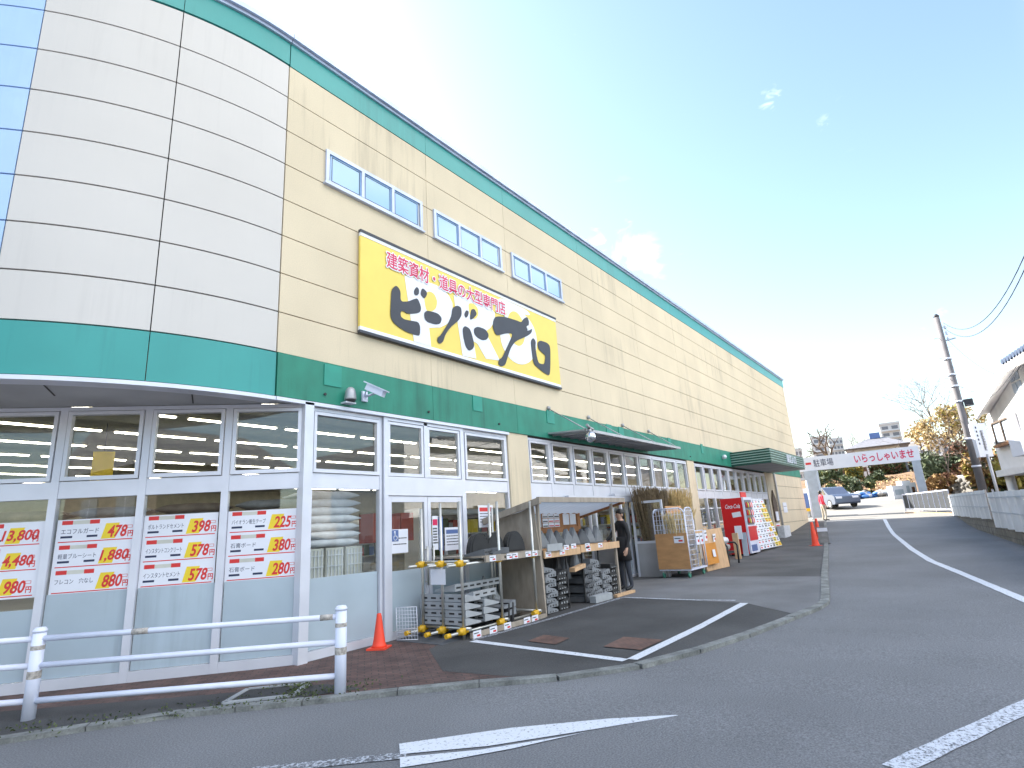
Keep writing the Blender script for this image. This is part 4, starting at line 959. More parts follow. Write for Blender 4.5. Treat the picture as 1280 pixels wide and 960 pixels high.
STK = [(8.62, 'greyrub', 9, 'leftmost'), (8.98, 'black', 8, 'second'), (9.93, 'dgreyrub', 8, 'third'), (10.22, 'greyrub', 9, 'fourth'), (10.62, 'greyrub', 6, 'fifth'), (10.95, 'black', 7, 'rightmost')]
for x, mt, n, nm in STK:
    for i in range(n):
        l, wd, h = .46, .30, .12; zz = zg(x)+.05+i*.083
        t = thing('kerb_ramp', f'{"black" if mt == "black" else "grey"} kerb ramp, {ORD[i]} from the ground in the {nm} stack under the stall shelf', 'kerb ramp', (x+(.02 if i % 2 else -.02), 6.12+.012*((i*7) % 3), zz), f'kerb ramps in the {nm} stack', local=True)
        mb = MB(); pf = [(-wd/2, 0), (wd/2, .0), (wd/2+.015, .022), (wd/2-.03, .05), (-wd/2+.05, h*.78), (-wd/2, h*.74)]
        if i % 2: pf = [(-a, b) for a, b in pf[::-1]]
        mb.prism([(a, -l/2, b) for a, b in pf], (0, l, 0)); t.rotation_euler = (0, 0, random.uniform(-.05, .05)); mb.build('body', mt, t, bevel=.005)
        mb = MB()
        for q in (-.08, .0, .08): mb.box((q-.014, -l/2-.003, .012), (q+.014, -l/2+.01, .03+.012*(i % 2)))
        mb.build('slot', 'black' if mt != 'black' else 'lgreyrub', t)
for i, (x, mt) in enumerate(((8.75, 'dgreyrub'), (9.30, 'black'), (9.55, 'dgreyrub'), (9.95, 'greyrub'), (10.2, 'greyrub'))):
    ogive((x, 6.25, .62 if i in (0, 3, 4) else .55), .24, .44, .10, mt, -.2, f'{"black" if mt == "black" else "grey"} tall corner ramp, {ORD[i].replace("lowest", "first")} from the left hanging under the stall shelf', 'tall corner ramps under the stall shelf', .03)
tag(MB().slab((9.33, 5.84, .70), (.40, 0, .05), (0, .12, 0), (0, 0, .07)).build('wood_block', 'plylite', bevel=.004), 'pale wooden offcut wedged between the stall dividers', 'wood block')
bk = MB().slab((9.72, 5.68, zg(9.8)+.04), (.58, -.03, .01), (.01, .14, 0), (0, 0, .12)).build('kerb_block', 'lgreyrub', bevel=.012); tag(bk, 'pale concrete block lying on the ground before the stall', 'concrete block')
tag(MB().slab((10.45, 5.62, zg(10.6)+.04), (.75, -.02, .01), (.01, .09, 0), (0, 0, .05)).build('timber_batten', 'plylite', bevel=.004), 'thin wooden batten on the ground at the right end of the stall', 'batten')

# ---------------------------------------------------------------- roll cage with bamboo and brushwood
gz = zg(14.2)+.035
cg = thing('roll_cage', 'white wire roll cage trolley with a plywood side and green castors', 'roll cage', (14.2, 5.75, gz))
xa, xb, ya, yb = 13.62, 14.72, 5.30, 6.10
for x, y in ((xa, ya), (xb, ya), (xa, yb), (xb, yb)):
    mb = MB(); mb.lathe((x+(.08 if x == xa else -.08), y+(.08 if y == ya else -.08), gz), [(.0, 0)], 4) if 0 else None
    cx_, cy_ = x+(.08 if x == xa else -.08), y+(.08 if y == ya else -.08)
    mb.tube((cx_-.02, cy_-.018, gz+.065), (cx_-.02, cy_+.018, gz+.065), .065, n=16); mb.build('castor', 'greenwheel', cg)
    MB().box((cx_-.045, cy_-.03, gz+.10), (cx_+.03, cy_+.03, gz+.16)).build('castor_fork', 'steel', cg)
MB().box((xa, ya, gz+.162), (xb, yb, gz+.20)).build('deck', 'wpaint', cg, bevel=.006)
H_ = gz+1.62
mb = MB()
def hoop(a, b):
    a, b = Vector(a), Vector(b); d = (b-a).normalized(); h = H_-.12
    mb.path([a, Vector((a.x, a.y, h)), Vector((a.x, a.y, h))+d*.05+Z*.085, Vector((a.x, a.y, H_))+d*.13, Vector((b.x, b.y, H_))-d*.13, Vector((b.x, b.y, h))-d*.05+Z*.085, Vector((b.x, b.y, h)), b], .016, n=8)
hoop((xa, ya, gz+.2), (xa, yb, gz+.2)); hoop((xa+.02, ya, gz+.2), (xa+.52, ya, gz+.2)); hoop((xa, yb, gz+.2), (xb, yb, gz+.2)); mb.tube((xb, ya, gz+.2), (xb, ya, gz+1.05), .016); mb.tube((xa+.52, ya, gz+1.05), (xb, ya, gz+1.05), .014)
mb.build('frame', 'wpaint', cg)
mb = MB()
for i in range(1, 7): mb.tube((xa+.02+i*.07, ya, gz+.2), (xa+.02+i*.07, ya, H_-.02), .005, n=5)
for i in range(12): mb.tube((xa+.02, ya, gz+.28+i*.115), (xa+.52, ya, gz+.28+i*.115), .005, n=5)
for i in range(1, 10): mb.tube((xa, ya+i*.08, gz+.2), (xa, ya+i*.08, H_-.02), .005, n=5)
for i in range(5): mb.tube((xa, ya, gz+1.12+i*.115), (xa, yb, gz+1.12+i*.115), .005, n=5)
for i in range(5): mb.tube((xa+.62+i*.12, ya, gz+.2), (xa+.62+i*.12, ya, gz+1.05), .006, n=5)
mb.build('wire_mesh', 'wpaint', cg)
MB().box((xa-.03, ya-.005, gz+.20), (xa-.014, yb-.0, gz+1.03)).build('plywood_side', 'ply', cg, bevel=.003)
cards(cg, [(xa-.036, 5.62, gz+.80)], X=(0, -1, 0), wd=.25, ht=.16)
def bundle(name, base, top, r0, r1, n, mt, label, seed, tr=.006, jitter=.04, cat='bundle', knots=True, fy=1):
    rn = random.Random(seed); base, top = Vector(base), Vector(top); t = thing(name, label, cat, base); mb = MB()
    for i in range(n):
        a, q, rr = rn.uniform(0, 6.28), rn.random()**.5, rn.uniform(.86, 1.06)
        p0 = base+Vector((math.cos(a)*q*r0, math.sin(a)*q*r0*fy, 0)); p1 = base.lerp(top, rr)+Vector((math.cos(a)*q*r1+rn.gauss(0, jitter), math.sin(a)*q*r1*.8*fy+rn.gauss(0, jitter)*fy, rn.gauss(0, jitter*.5)))
        mb.tube(p0, p1, tr, tr*.5, n=4, cap=False)
    mb.build('stalks', mt, t)['kind'] = 'stuff'
    if knots:
        for f in (.35, .6):
            p = base.lerp(top, f); r = (r0+(r1-r0)*f)*.9+.01; m2 = MB(); m2.lathe(p-Z*.012, [(r, 0), (r+.004, .012), (r, .024)], 14); m2.build('tie', 'ink', t)
    return t
bundle('bamboo_bundle', (13.95, 5.68, gz+.2), (13.82, 5.66, gz+1.45), .10, .28, 240, 'bamboo', 'bundle of pale bamboo stakes fanned out behind the plywood side of the roll cage', 1, .017, knots=False)
for i, x in enumerate((14.25, 14.42, 14.58)): bundle('bamboo_bundle', (x, 5.45, gz+.2), (x+.02, 5.50, gz+1.02+.05*i), .06, .07, 60, 'straw', f'thin bundle of straw coloured stakes, {["left", "middle", "right"][i]} one below the hanging cards', 20+i, .009, .01)
bundle('straw_broom', (14.30, 5.75, gz+.6), (14.75, 5.65, gz+1.55), .05, .26, 420, 'straw', 'pale straw broom heads fanned above the hanging cards on the roll cage', 5, .008, .03, 'broom')
bundle('brushwood_fence', (15.0, 6.62, gz+.1), (14.75, 6.62, 2.30), .60, 1.0, 1500, 'brush', 'dark brushwood screen rolls standing behind the roll cage', 6, .011, .07, 'brushwood', False, .3)
bundle('brushwood_fence', (15.95, 6.30, gz+.1), (16.0, 6.35, 2.28), .20, .42, 650, 'straw', 'lighter brushwood bundle standing upright right of the dark brushwood', 9, .010, .05, 'brushwood', False)
tag(MB().slab((14.35, 6.0, gz+1.35), (.95, -.05, .0), (0, .02, 0), (0, .06, .36)).build('plywood_board', 'ply', bevel=.003), 'brown plywood board wedged upright among the brushwood', 'plywood')
tag(MB().slab((14.28, 5.86, gz+.95), (.30, -.02, .0), (0, .02, 0), (0, .03, .52)).build('plywood_board', 'orangeply', bevel=.003), 'narrow orange plywood strip behind the straw broom heads', 'plywood')
for i, (x, z) in enumerate(((14.12, .72), (14.38, .72), (14.72, .78))):
    t = thing('hanging_card', f'white card with red price, {["left", "middle", "right"][i]} of three hanging on the roll cage', 'price card', (x+.11, 5.28, gz+z), 'cards hanging on the roll cage'); mb = MB(); mb.slab((x, 5.272, gz+z), (.23 if i < 2 else .18, 0, 0), (0, .004, 0), (0, 0, .30)); mb.build('sheet', 'card', t)
    mb = MB(); mb.slab((x+.10, 5.268, gz+z+.06), (.09, 0, 0), (0, .003, 0), (0, 0, .06)); mb.build('price', 'red', t); mb = MB(); mb.slab((x+.03, 5.268, gz+z+.18), (.15, 0, 0), (0, .003, 0), (0, 0, .025)); mb.build('print', 'ink', t)
    mb = MB(); mb.slab((x-.01, 5.266, gz+z+.272), (.24, 0, 0), (0, .005, 0), (0, 0, .05)); mb.build('wood_clip', 'plylite', t)
t = thing('display_board', 'pale plywood display panel standing right of the roll cage', 'board', (15.7, 5.35, zg(15.7)+.03)); zb = zg(15.7)+.03
MB().slab((15.0, 5.42, zb), (1.25, -.18, .02), (0, .03, 0), (0, .08, 1.02)).build('panel', 'plylite', t, bevel=.003)
cards(t, [(15.62, 5.37, zb+.70)], wd=.24, ht=.2)
t = thing('orange_sheet', 'orange sheet with a small white label leaning on the pale plywood panel', 'sheet', (15.2, 5.28, zb+.1))
MB().slab((14.82, 5.36, zb+.16), (.72, -.10, .01), (0, .02, 0), (0, .04, .52)).build('panel', 'orangeply', t, bevel=.003); MB().slab((15.24, 5.288, zb+.34), (.14, -.02, 0), (0, .004, 0), (0, .015, .18)).build('label_card', 'card', t)
# black bench with sacks
bx = zg(16.9)+.03
t = thing('metal_bench', 'low black tubular bench beside the vending machine', 'bench', (16.9, 5.6, bx)); mb = MB()
for x in (16.45, 17.35): mb.path([(x, 5.32, bx), (x, 5.30, bx+.50), (x, 5.36, bx+.58), (x, 5.85, bx+.58), (x, 5.90, bx)], .025)
for y in (5.42, 5.8): mb.tube((16.45, y, bx+.30), (17.35, y, bx+.30), .022)
mb.build('frame', 'black', t); MB().box((16.46, 5.40, bx+.322), (17.34, 5.84, bx+.352)).build('seat', 'black', t, bevel=.004)
for i in range(2):
    mb = MB(); sack(mb, (16.9, 5.64, bx+.46+i*.19), .85, .46, .21, .1+.1*i); tag(mb.build('sack', ['sackg', 'sackw'][i]), ['grey sack lying on the black bench', 'pale sack on top of the grey sack on the bench'][i], 'sack')
tag(MB().box((18.55, 5.62, bx), (18.68, 5.78, bx+.80), rz=.1).build('timber_post', 'plylite', bevel=.01), 'short thick timber standing between bench and vending machine', 'timber')
# vending machine
vz = zg(19.7)+.04
v = thing('vending_machine', 'tall red drinks vending machine with white script on its side', 'vending machine', (20.1, 6.1, vz))
vx0, vx1, vy0, vy1 = 19.6, 20.6, 5.56, 6.32
MB().box((vx0, vy0+.06, vz+.05), (vx1, vy1, vz+1.83)).build('cabinet', 'vred', v, bevel=.015)
MB().box((vx0, vy0, vz+.06), (vx1, vy0+.058, vz+1.84)).build('door', 'wpaint', v, bevel=.01)
MB().box((vx0+.05, vy0-.012, vz+.95), (vx1-.2, vy0-.002, vz+1.75)).build('display_window', 'aptdark', v, bevel=.005)
MB().box((vx0+.05, vy0-.012, vz+.45), (vx1-.05, vy0-.002, vz+.90)).build('red_panel', 'vred', v)
MB().box((vx0+.1, vy0-.014, vz+.12), (vx1-.3, vy0-.002, vz+.32)).build('collection_flap', 'bluebox', v)
for k, (mt) in enumerate(('red', 'leafm', 'pyellow', 'bluebox', 'red', 'sackw', 'orange')): 
    for r in range(3): mb = MB(); mb.lathe((vx0+.13+k*.1, vy0-.03, vz+1.0+r*.25), [(.028, 0), (.03, .02), (.03, .12), (.012, .16), (.012, .18)], 8); mb.build('bottle', mt, v)
mb = MB(); lettering(mb, 'Coca-Cola', (vx0-.002, 6.18, vz+1.50), (0, -1, 0), Z, .48, .14, bold=.01, depth=.003, shear=.35); mb.build('script_lettering', 'card', v)
MB().slab((vx0-.004, 5.98, vz+1.20), (0, -.28, .03), (.003, 0, 0), (0, .02, .16)).build('white_tag', 'card', v)
for x in (vx0+.08, vx1-.12): MB().box((x, vy0+.1, vz), (x+.06, vy1-.1, vz+.05)).build('foot', 'black', v)
mb = MB(); mb.box((19.9, 5.7, vz+1.845), (20.5, 5.73, vz+2.02)); tag(mb.build('topper_sign', 'red'), 'small red and white topper sign standing on the vending machine', 'sign')
t = thing('leaflet_stand', 'narrow grey and white leaflet stand leaning on the red vending machine side', 'stand', (19.1, 5.9, vz)); MB().slab((19.42, 5.78, vz), (.0, -.16, 0), (.04, 0, 0), (.09, 0, .72)).build('panel', 'pgrey', t, bevel=.004); MB().slab((19.475, 5.95, vz+.52), (0, -.22, 0), (-.02, 0, 0), (.03, 0, .42)).build('sheet', 'card', t)
# leaning board full of price cards
pz = zg(22)+.03
t = thing('price_board', 'tall leaning board covered in small white and yellow cards beyond the vending machine', 'price board', (22.0, 5.6, pz))
o = Vector((20.95, 5.62, pz+.06)); X = Vector((2.15, -.18, .02)); U = Vector((0, .42, 1.72)); n = X.cross(U).normalized()
if n.y > 0: n = -n
MB().slab(o, X, -n*.04, U).build('panel', 'wpaint', t)
rn = random.Random(4)
nx, ny = 7, 10
for i in range(nx):
    for j in range(ny):
        q = o+X*((i+.06)/nx)+U*((j+.08)/ny)+n*.002; yel = (i > 3 and rn.random() < .6)
        mb = MB(); mb.slab(q, X*(.88/nx), n*.004, U*(.84/ny)); c_ = mb.build('card', 'pyellow' if yel and i > 4 else ('signwhite' if not yel else 'crate'), t)
        mb = MB(); mb.slab(q+X*.02+U*.012+n*.0045, X*(.4/nx), n*.001, U*(.28/ny)); mb.slab(q+X*.02+U*.058+n*.0045, X*(.66/nx), n*.001, U*(.12/ny), 1); mb.build('print', ['red' if rn.random() < .4 else 'inkblue', 'ink'], c_, root=t)
for f in (.1, .85): MB().box((o.x+X.x*f, o.y+.1, pz), (o.x+X.x*f+.08, o.y+.5, pz+.06)).build('foot', 'lgreyrub', t)
# wall items at the end
t = thing('shrine_board', 'dark pointed wooden notice board fixed to the beige pillar under the canopy', 'notice board', (29.5, 6.93, 1.3)); mb = MB(); mb.prism([(29.15, 6.93, 1.15), (29.85, 6.93, 1.15), (29.85, 6.93, 2.15), (29.5, 6.93, 2.62), (29.15, 6.93, 2.15)], (0, .06, 0)); mb.build('board', 'bark', t); MB().box((29.25, 6.92, 1.2), (29.75, 6.928, 1.62)).build('sheet', 'card', t)
notice((29.2, 6.985, .35), (1, 0, 0), .7, .72, 'white sheet with red print low on the beige pillar', lines=5)
notice((31.2, 6.985, 1.55), (1, 0, 0), .8, .5, 'pale faded paper stuck on the beige end wall', lines=1, strip=False)
tag(MB().box((28.9, 6.6, zg(29)+.02), (30.1, 6.9, zg(29)+.55)).build('plastic_sheet', 'sackw', bevel=.05), 'crumpled white plastic bag at the foot of the beige pillar', 'bag')

# ================================================================ RIGHT SIDE: fence, railing, pole, house
def onP(px, py, P0, n):
    d = ray(px, py); t = (Vector(P0)-EYE).dot(n)/d.dot(n); return EYE+d*t
FA, FB = Vector((36.4, .26, 0)), Vector((20.9, -1.16, 0)); FD = (FB-FA).normalized(); FN = Vector((FD.y, -FD.x, 0)); FN = FN if FN.y > 0 else -FN
def fpt(px, py): return onP(px, py, FA, FN)
tm = fpt(1238, 620); t_mid = (tm-FA).dot(FD)
z1t, z1b = fpt(1196, 617).z, fpt(1215, 646).z; z1t2, z1b2 = fpt(1235, 612).z, fpt(1236, 648).z
z2t, z2b = fpt(1262, 616).z, fpt(1262, 662).z
def corr(name, parent, t0, t1, za0, za1, zb0, zb1):
    n = int((t1-t0)/.26); mb = MB(); vs = []
    for i in range(n+1):
        f = i/n; p = FA+FD*(t0+(t1-t0)*f); dd = .11 if (i % 4) in (1, 2) else 0
        for th in (0, .006):
            q = p+FN*(dd+th); vs += [(q.x, q.y, zb0+(zb1-zb0)*f-.02*((i//4) % 3 == 0)), (q.x, q.y, za0+(za1-za0)*f+.01*((i//4) % 2))]
    fs = []
    for i in range(n): a, b = 4*i, 4*i+4; fs += [(a, b, b+1, a+1), (a+2, a+3, b+3, b+2), (a, a+2, b+2, b), (a+1, b+1, b+3, a+3)]
    mb.add(vs, fs); return mb.build(name, 'fencepoly', parent)
fn1 = thing('corrugated_fence', 'pale corrugated sheet fence on a low block wall, far section by the white railing', 'fence', (FA.x, FA.y, zg(FA.x)))
corr('sheet', fn1, 0, t_mid-.02, z1t, z1t2, z1b, z1b2)
fn2 = thing('corrugated_fence', 'pale corrugated sheet fence below the white house, lower near section', 'fence', (tm.x, tm.y, zg(tm.x)))
corr('sheet', fn2, t_mid+.02, 24, z2t+.08, z2t-.02, z2b+.05, z2b-.02)
for root, a, b, z0, z1, zm in ((fn1, 0, t_mid-.05, z1t, z1t2, .5), (fn2, t_mid+.05, 24, z2t+.05, z2t-.05, .5)):
    for f in (.12, .55):
        zz0 = z0-(z1t-z1b)*f if root is fn1 else z0-(z2t-z2b)*f; p = FA+FD*a-FN*.05; q = FA+FD*b-FN*.05
        MB().beam((p.x, p.y, zz0), (q.x, q.y, zz0+z1-z0), .03, .05).build('rail', 'alu2', root)
        p = FA+FD*a+FN*.124; q = FA+FD*b+FN*.124; MB().beam((p.x, p.y, zz0), (q.x, q.y, zz0+z1-z0), .008, .03).build('batten', 'pgrey', root)
    k = int((b-a)/2)
    for i in range(k+1):
        p = FA+FD*(a+(b-a)*i/max(k, 1))-FN*.10; MB().tube((p.x, p.y, zg(p.x)-.1), (p.x, p.y, z0-.05), .03).build('post', 'alu2', root)
MB().slab((FA.x+.02, FA.y-.06, z1b-.05), (.06, .0, 0), (0, .16, 0), (0, 0, z1t-z1b+.1)).build('end_cap', 'plylite', fn1)
bw = thing('block_wall', 'low mossy concrete block wall under the corrugated fence', 'wall', (30, -.35, zg(30)))
mb = MB(); seg = 24
for i in range(seg):
    a = FA+FD*(24*i/seg); b = FA+FD*(24*(i+1)/seg); zt = (z1b2 if 24*i/seg < t_mid else z2b)+.03
    mb.slab((a.x, a.y, zg(a.x)-.3), (b-a)*.998+Z*(zg(b.x)-zg(a.x)), -FN*.15, Z*(max(zt-zg(a.x), .2)+.3))
mb.build('wall', 'block', bw)
# white railing
wr = thing('white_railing', 'low white bar railing on a concrete kerb between road and car park', 'railing', (38.1, 1.4, zg(38)))
RA, RB = gnd(1133, 641), gnd(1192, 642); RB.x -= .0
zt = at(1133, 620, math.hypot(RA.x, RA.y)).z-RA.z; d = RB-RA; hz = max(zt, .95)
def rz(f): return RA.z+.05+(RB.z-RA.z)*f
P = lambda f, h: Vector((RA.x+d.x*f, RA.y+d.y*f, rz(f)+h))
zr = at(1193, 613, math.hypot(RB.x, RB.y)).z-RB.z
def HH(f): return hz+(zr-hz)*f
MB().beam(P(0, hz), P(1, zr), .06, .06).build('top_rail', 'wpaint', wr); MB().beam(P(0, .16), P(1, .16), .05, .05).build('bottom_rail', 'wpaint', wr)
for i in range(10): MB().beam(P(i/9, .02 if i % 3 == 0 else .16), P(i/9, HH(i/9)-.03), .045, .045).build('baluster', 'wpaint', wr)
nrm = Vector((d.y, -d.x, 0)).normalized()
MB().add([P(.0, .2), P(1, .2), P(1, zr-.05), P(0, hz-.05), P(.0, .2)+nrm*.01, P(1, .2)+nrm*.01, P(1, zr-.05)+nrm*.01, P(0, hz-.05)+nrm*.01], [(0,1,2,3), (7,6,5,4), (0,4,5,1), (2,6,7,3)]).build('infill_panel', 'infill', wr)
tag(MB().slab(RA-Z*.2-nrm*.1, d, nrm*.2, Z*.24).build('concrete_upstand', 'plylite'), 'low pale concrete upstand under the white railing', 'kerb')
# utility pole
pb = at(1236, 640, 30); zt = at(1173.6, 396, 30).z
pl = thing('utility_pole', 'tall concrete utility pole rising behind the corrugated fence', 'utility pole', (pb.x, pb.y, zg(pb.x)))
MB().tube((pb.x, pb.y, zg(pb.x)), (pb.x, pb.y, zt), .155, .10, n=18).build('pole', 'pole', pl)
MB().lathe((pb.x, pb.y, zt), [(.105, 0), (.115, .05), (.05, .14)], 14).build('cap', 'ink', pl)
zz = lambda py: at(1200, py, 30).z
for py in (447, 468, 483, 503, 551, 586): 
    z = zz(py); MB().lathe((pb.x, pb.y, z), [(.15, 0), (.165, .02), (.165, .06), (.15, .08)], 16).build('band', 'alu', pl)
for i in range(14):
    z = zg(pb.x)+2.6+i*.45; sx = 1 if i % 2 else -1; MB().tube((pb.x, pb.y, z), (pb.x+sx*.10, pb.y-sx*.30, z), .009, n=6).build('step_bolt', 'steel', pl)
for py, s_ in ((404, 1), (412, 1), (420, 1)): z = zz(py); MB().lathe((pb.x+.0, pb.y-.20, z-.1), [(.03, 0), (.06, .02), (.04, .06), (.06, .10), (.04, .14), (.02, .18)], 10).build('insulator', 'card', pl)
z = zz(505); MB().box((pb.x-.15, pb.y-.45, z-.12), (pb.x+.15, pb.y-.15, z+.15)).build('junction_box', 'ink', pl); MB().box((pb.x-.15, pb.y-.9, z-.35), (pb.x+.12, pb.y-.62, z-.12)).build('cable_closure', 'ink', pl)
z = zz(422); MB().beam((pb.x, pb.y-.1, z), (pb.x-.05, pb.y-.45, z+.02), .05, .05).build('arm', 'alu2', pl)
MB().beam((pb.x+.0, pb.y-.18, zz(551)+.2), (pb.x-.0, pb.y-.9, zz(551)+.25), .03, .03).build('sign_arm', 'alu', pl)
def wire(a, b, sag, r, label, nm='overhead_wire'):
    a, b = Vector(a), Vector(b); pts = [a.lerp(b, i/20)-Z*sag*(1-(2*i/20-1)**2) for i in range(21)]
    mb = MB(); mb.path(pts, r, n=5); return tag(mb.build(nm, 'cable'), label, 'wire')
top = Vector((pb.x, pb.y-.18, 0))
wire(top+Z*zz(399), at(1290, 297, 14), .9, .012, 'upper of two thick wires rising from the pole top past the right edge')
wire(top+Z*zz(407), at(1290, 315, 14), .9, .012, 'lower of two thick wires rising from the pole top past the right edge')
wire(top+Z*zz(421), at(1250, 470, 26.5), .25, .006, 'thin service wire from the pole top down to the white gable')
wire(top+Z*zz(483), at(1232, 490, 27), .1, .006, 'short service wire from the middle of the pole to the white house eave')
wire(top+Z*zz(507), at(1290, 420, 18), .5, .008, 'telephone cable rising right from the black box on the pole')
wire(top+Z*zz(510)+Vector((0, .3, 0)), at(1165, 499, 60), .4, .012, 'cable running left from the pole over the bamboo')
# white house
H0 = at(1243, 560, 27); H0.z = 0; HD = Vector((-.97, -.24, 0)).normalized(); HN = Vector((-.24, .97, 0)).normalized()
def hp(px, py): return onP(px, py, H0, HN)
def hq(px, py, off):  # parallel plane off metres in front of the wall
    return onP(px, py, H0+HN*off, HN)
hs = thing('white_house', 'white stucco house with a steep gable and overhanging upper floor behind the fence', 'house', (H0.x-2, H0.y, zg(H0.x)))
cl, cb = hp(1233, 527), hp(1252, 588)
pk = hp(1262, 462); eave = hp(1231, 519)
xl = (cb-H0).dot(HD); 
def W(t, z): return Vector((H0.x+HD.x*t, H0.y+HD.y*t, z))
zb, ze = cb.z, hp(1234, 520).z; zp = hp(1268, 455).z; tp = (hp(1268, 455)-H0).dot(HD)
ra, rb_ = hq(1219, 517, .4), hq(1255, 458, .4); ta, tb_ = (ra-H0).dot(HD), (rb_-H0).dot(HD); zxl = ra.z+(rb_.z-ra.z)*(xl-ta)/(tb_-ta)
wall = [W(xl, zb), W(xl+11, zb), W(xl+11, rb_.z-.02), W(tb_, rb_.z-.02), W(xl, zxl-.02)]
MB().prism(wall, -HN*8).build('upper_wall', 'wallwhite', hs)
# lower floor set back, ledge and column
MB().prism([W(xl+1.2, zg(H0.x)-.2), W(xl+11, zg(H0.x)-.2), W(xl+11, zb-.02), W(xl+1.2, zb-.02)], -HN*6).data.transform(Matrix.Translation(-HN*0)) if 0 else None
lw = [p-HN*1.2 for p in (W(xl+2.6, zg(H0.x)-.2), W(xl+11, zg(H0.x)-.2), W(xl+11, zb-.02), W(xl+2.6, zb-.02))]
MB().prism(lw, -HN*6).build('lower_wall', 'wallwhite', hs)
MB().slab(W(xl-.12, zb-.22)+HN*.15, HD*11, -HN*7.5, Z*.219).build('floor_ledge', 'wallwhite', hs)
c0 = hq(1263, 600, -.1); MB().tube((c0.x, c0.y, zg(c0.x)-.1), (c0.x, c0.y, zb-.2), .14, n=4).build('porch_column', 'wallwhite', hs)
# roof slabs with overhang
ov = .40
a = hq(1219, 517, ov); b = hq(1255, 458, ov); a2 = b.copy(); rd_ = b-a
rr = MB(); rr.slab(a, rd_, -HN*9, Z*.14); rr.build('roof', 'tileblue', hs)
rr = MB(); rr.slab(a-Z*.20+HN*.02, rd_, -HN*.10, Z*.34); rr.build('barge_board', 'wallwhite', hs)
rr = MB(); rr.slab(a-Z*.06-HN*.10, rd_, -HN*(ov-.12), Z*.04); rr.build('roof_soffit', 'wallwhite', hs)
b2 = a2+HD*6; rr = MB(); rr.slab(a2+HD*.01, b2-a2, -HN*9, Z*.15); rr.build('ridge_roof', 'tileblue', hs)
rr = MB(); rr.slab(a2-Z*.20+HN*.02+HD*.01, b2-a2, -HN*.10, Z*.28); rr.build('ridge_fascia', 'wallwhite', hs)
mb = MB()
for i in range(26): p = a2+HD*(.1+i*.22)+Z*.13; mb.tube(p+HN*.06, p-HN*.5, .09, n=10)
mb.build('ridge_tile', 'tileblue', hs)
def hwin(pts, nm='window', fr='bark'):
    q = [hp(*p) for p in pts]; tt = [(p-H0).dot(HD) for p in q]; t0, t1 = min(tt), max(tt); z0, z1 = min(p.z for p in q), max(p.z for p in q)
    mb = MB()
    for a, b, c_, d_ in ((t0, t1, z0, z0+.06), (t0, t1, z1-.06, z1), (t0, t0+.05, z0+.061, z1-.061), (t1-.05, t1, z0+.061, z1-.061), ((t0+t1)/2-.03, (t0+t1)/2+.03, z0+.061, z1-.061)): mb.slab(W(a, c_)+HN*.002, HD*(b-a), HN*.08, Z*(d_-c_))
    f = mb.build(nm, fr, hs); MB().slab(W(t0+.04, z0+.05)+HN*.003, HD*(t1-t0-.08), HN*.03, Z*(z1-z0-.1)).build('pane', 'pgrey', f, root=hs)
    return t0, t1, z0, z1
t0, t1, z0, z1 = hwin([(1241, 529), (1249, 556), (1272, 549), (1264, 520)])
MB().slab(W(t0-.05, z0-.1)+HN*.003, HD*(t1-t0+.1), HN*.16, Z*.09).build('sill', 'wood', hs); MB().slab(W(t1+.02, z0-.02)+HN*.003, HD*.42, HN*.14, Z*(z1-z0+.1)).build('shutter_box', 'alu2', hs)
q = hp(1270, 477); tq = (q-H0).dot(HD)
for i in range(2):
    for j in range(2): MB().slab(W(tq-.32+i*.36, q.z-.32+j*.36)+HN*.003, HD*.30, HN*.02, Z*.30).build('gable_vent', 'pgrey', hs)
q = hp(1281, 556); MB().slab(W((q-H0).dot(HD)-.1, q.z-.35)+HN*.003, HD*.9, HN*.35, Z*.7).build('air_conditioner', 'card', hs)
# vertical sign by the pole
sp0 = at(1229, 550, 29); sv = thing('vertical_sign', 'white vertical signboard with rounded corners and a column of dark characters beside the pole', 'signboard', sp0)
zt_, zb_ = at(1225, 529, 29).z, at(1233, 571, 29).z; vd = Vector((-.62, -.78, 0)).normalized(); vd = Vector((CR.x, CR.y, 0)).normalized(); vn = vd.cross(Z)
MB().slab(sp0+vd*-.30+Z*(zb_-sp0.z), vd*.54, -vn*.16, Z*(zt_-zb_)).build('panel', 'card', sv, bevel=.06)
MB().slab(sp0+vd*.20+Z*(zb_-sp0.z)-vn*.165, vd*.10, -vn*.10, Z*(zt_-zb_)).build('edge_frame', 'bark', sv, bevel=.02)
rn = random.Random(8); mb = MB()
for i in range(7):
    z = zt_-.30-i*(zt_-zb_-.55)/7; mb = MB(); u = -.06
    for k in range(5): mb.slab(sp0+vd*(u+rn.uniform(0, .03))+Z*(z-sp0.z-k*.028)+vn*.002, vd*rn.uniform(.09, .13), vn*.004, Z*.012)
    mb.slab(sp0+vd*(u+.05)+Z*(z-sp0.z-.12)+vn*.006, vd*.014, vn*.003, Z*.14); mb.build('character', 'ink', sv)
for i in range(5): z = zt_-.2-i*.16; MB().slab(sp0+vd*-.2+Z*(z-sp0.z)+vn*.002, vd*.05, vn*.004, Z*.08).build('small_character', 'ink', sv)
MB().tube((sp0.x, sp0.y, zg(sp0.x)), (sp0.x, sp0.y, zb_+.1), .05).build('post', 'alu2', sv)

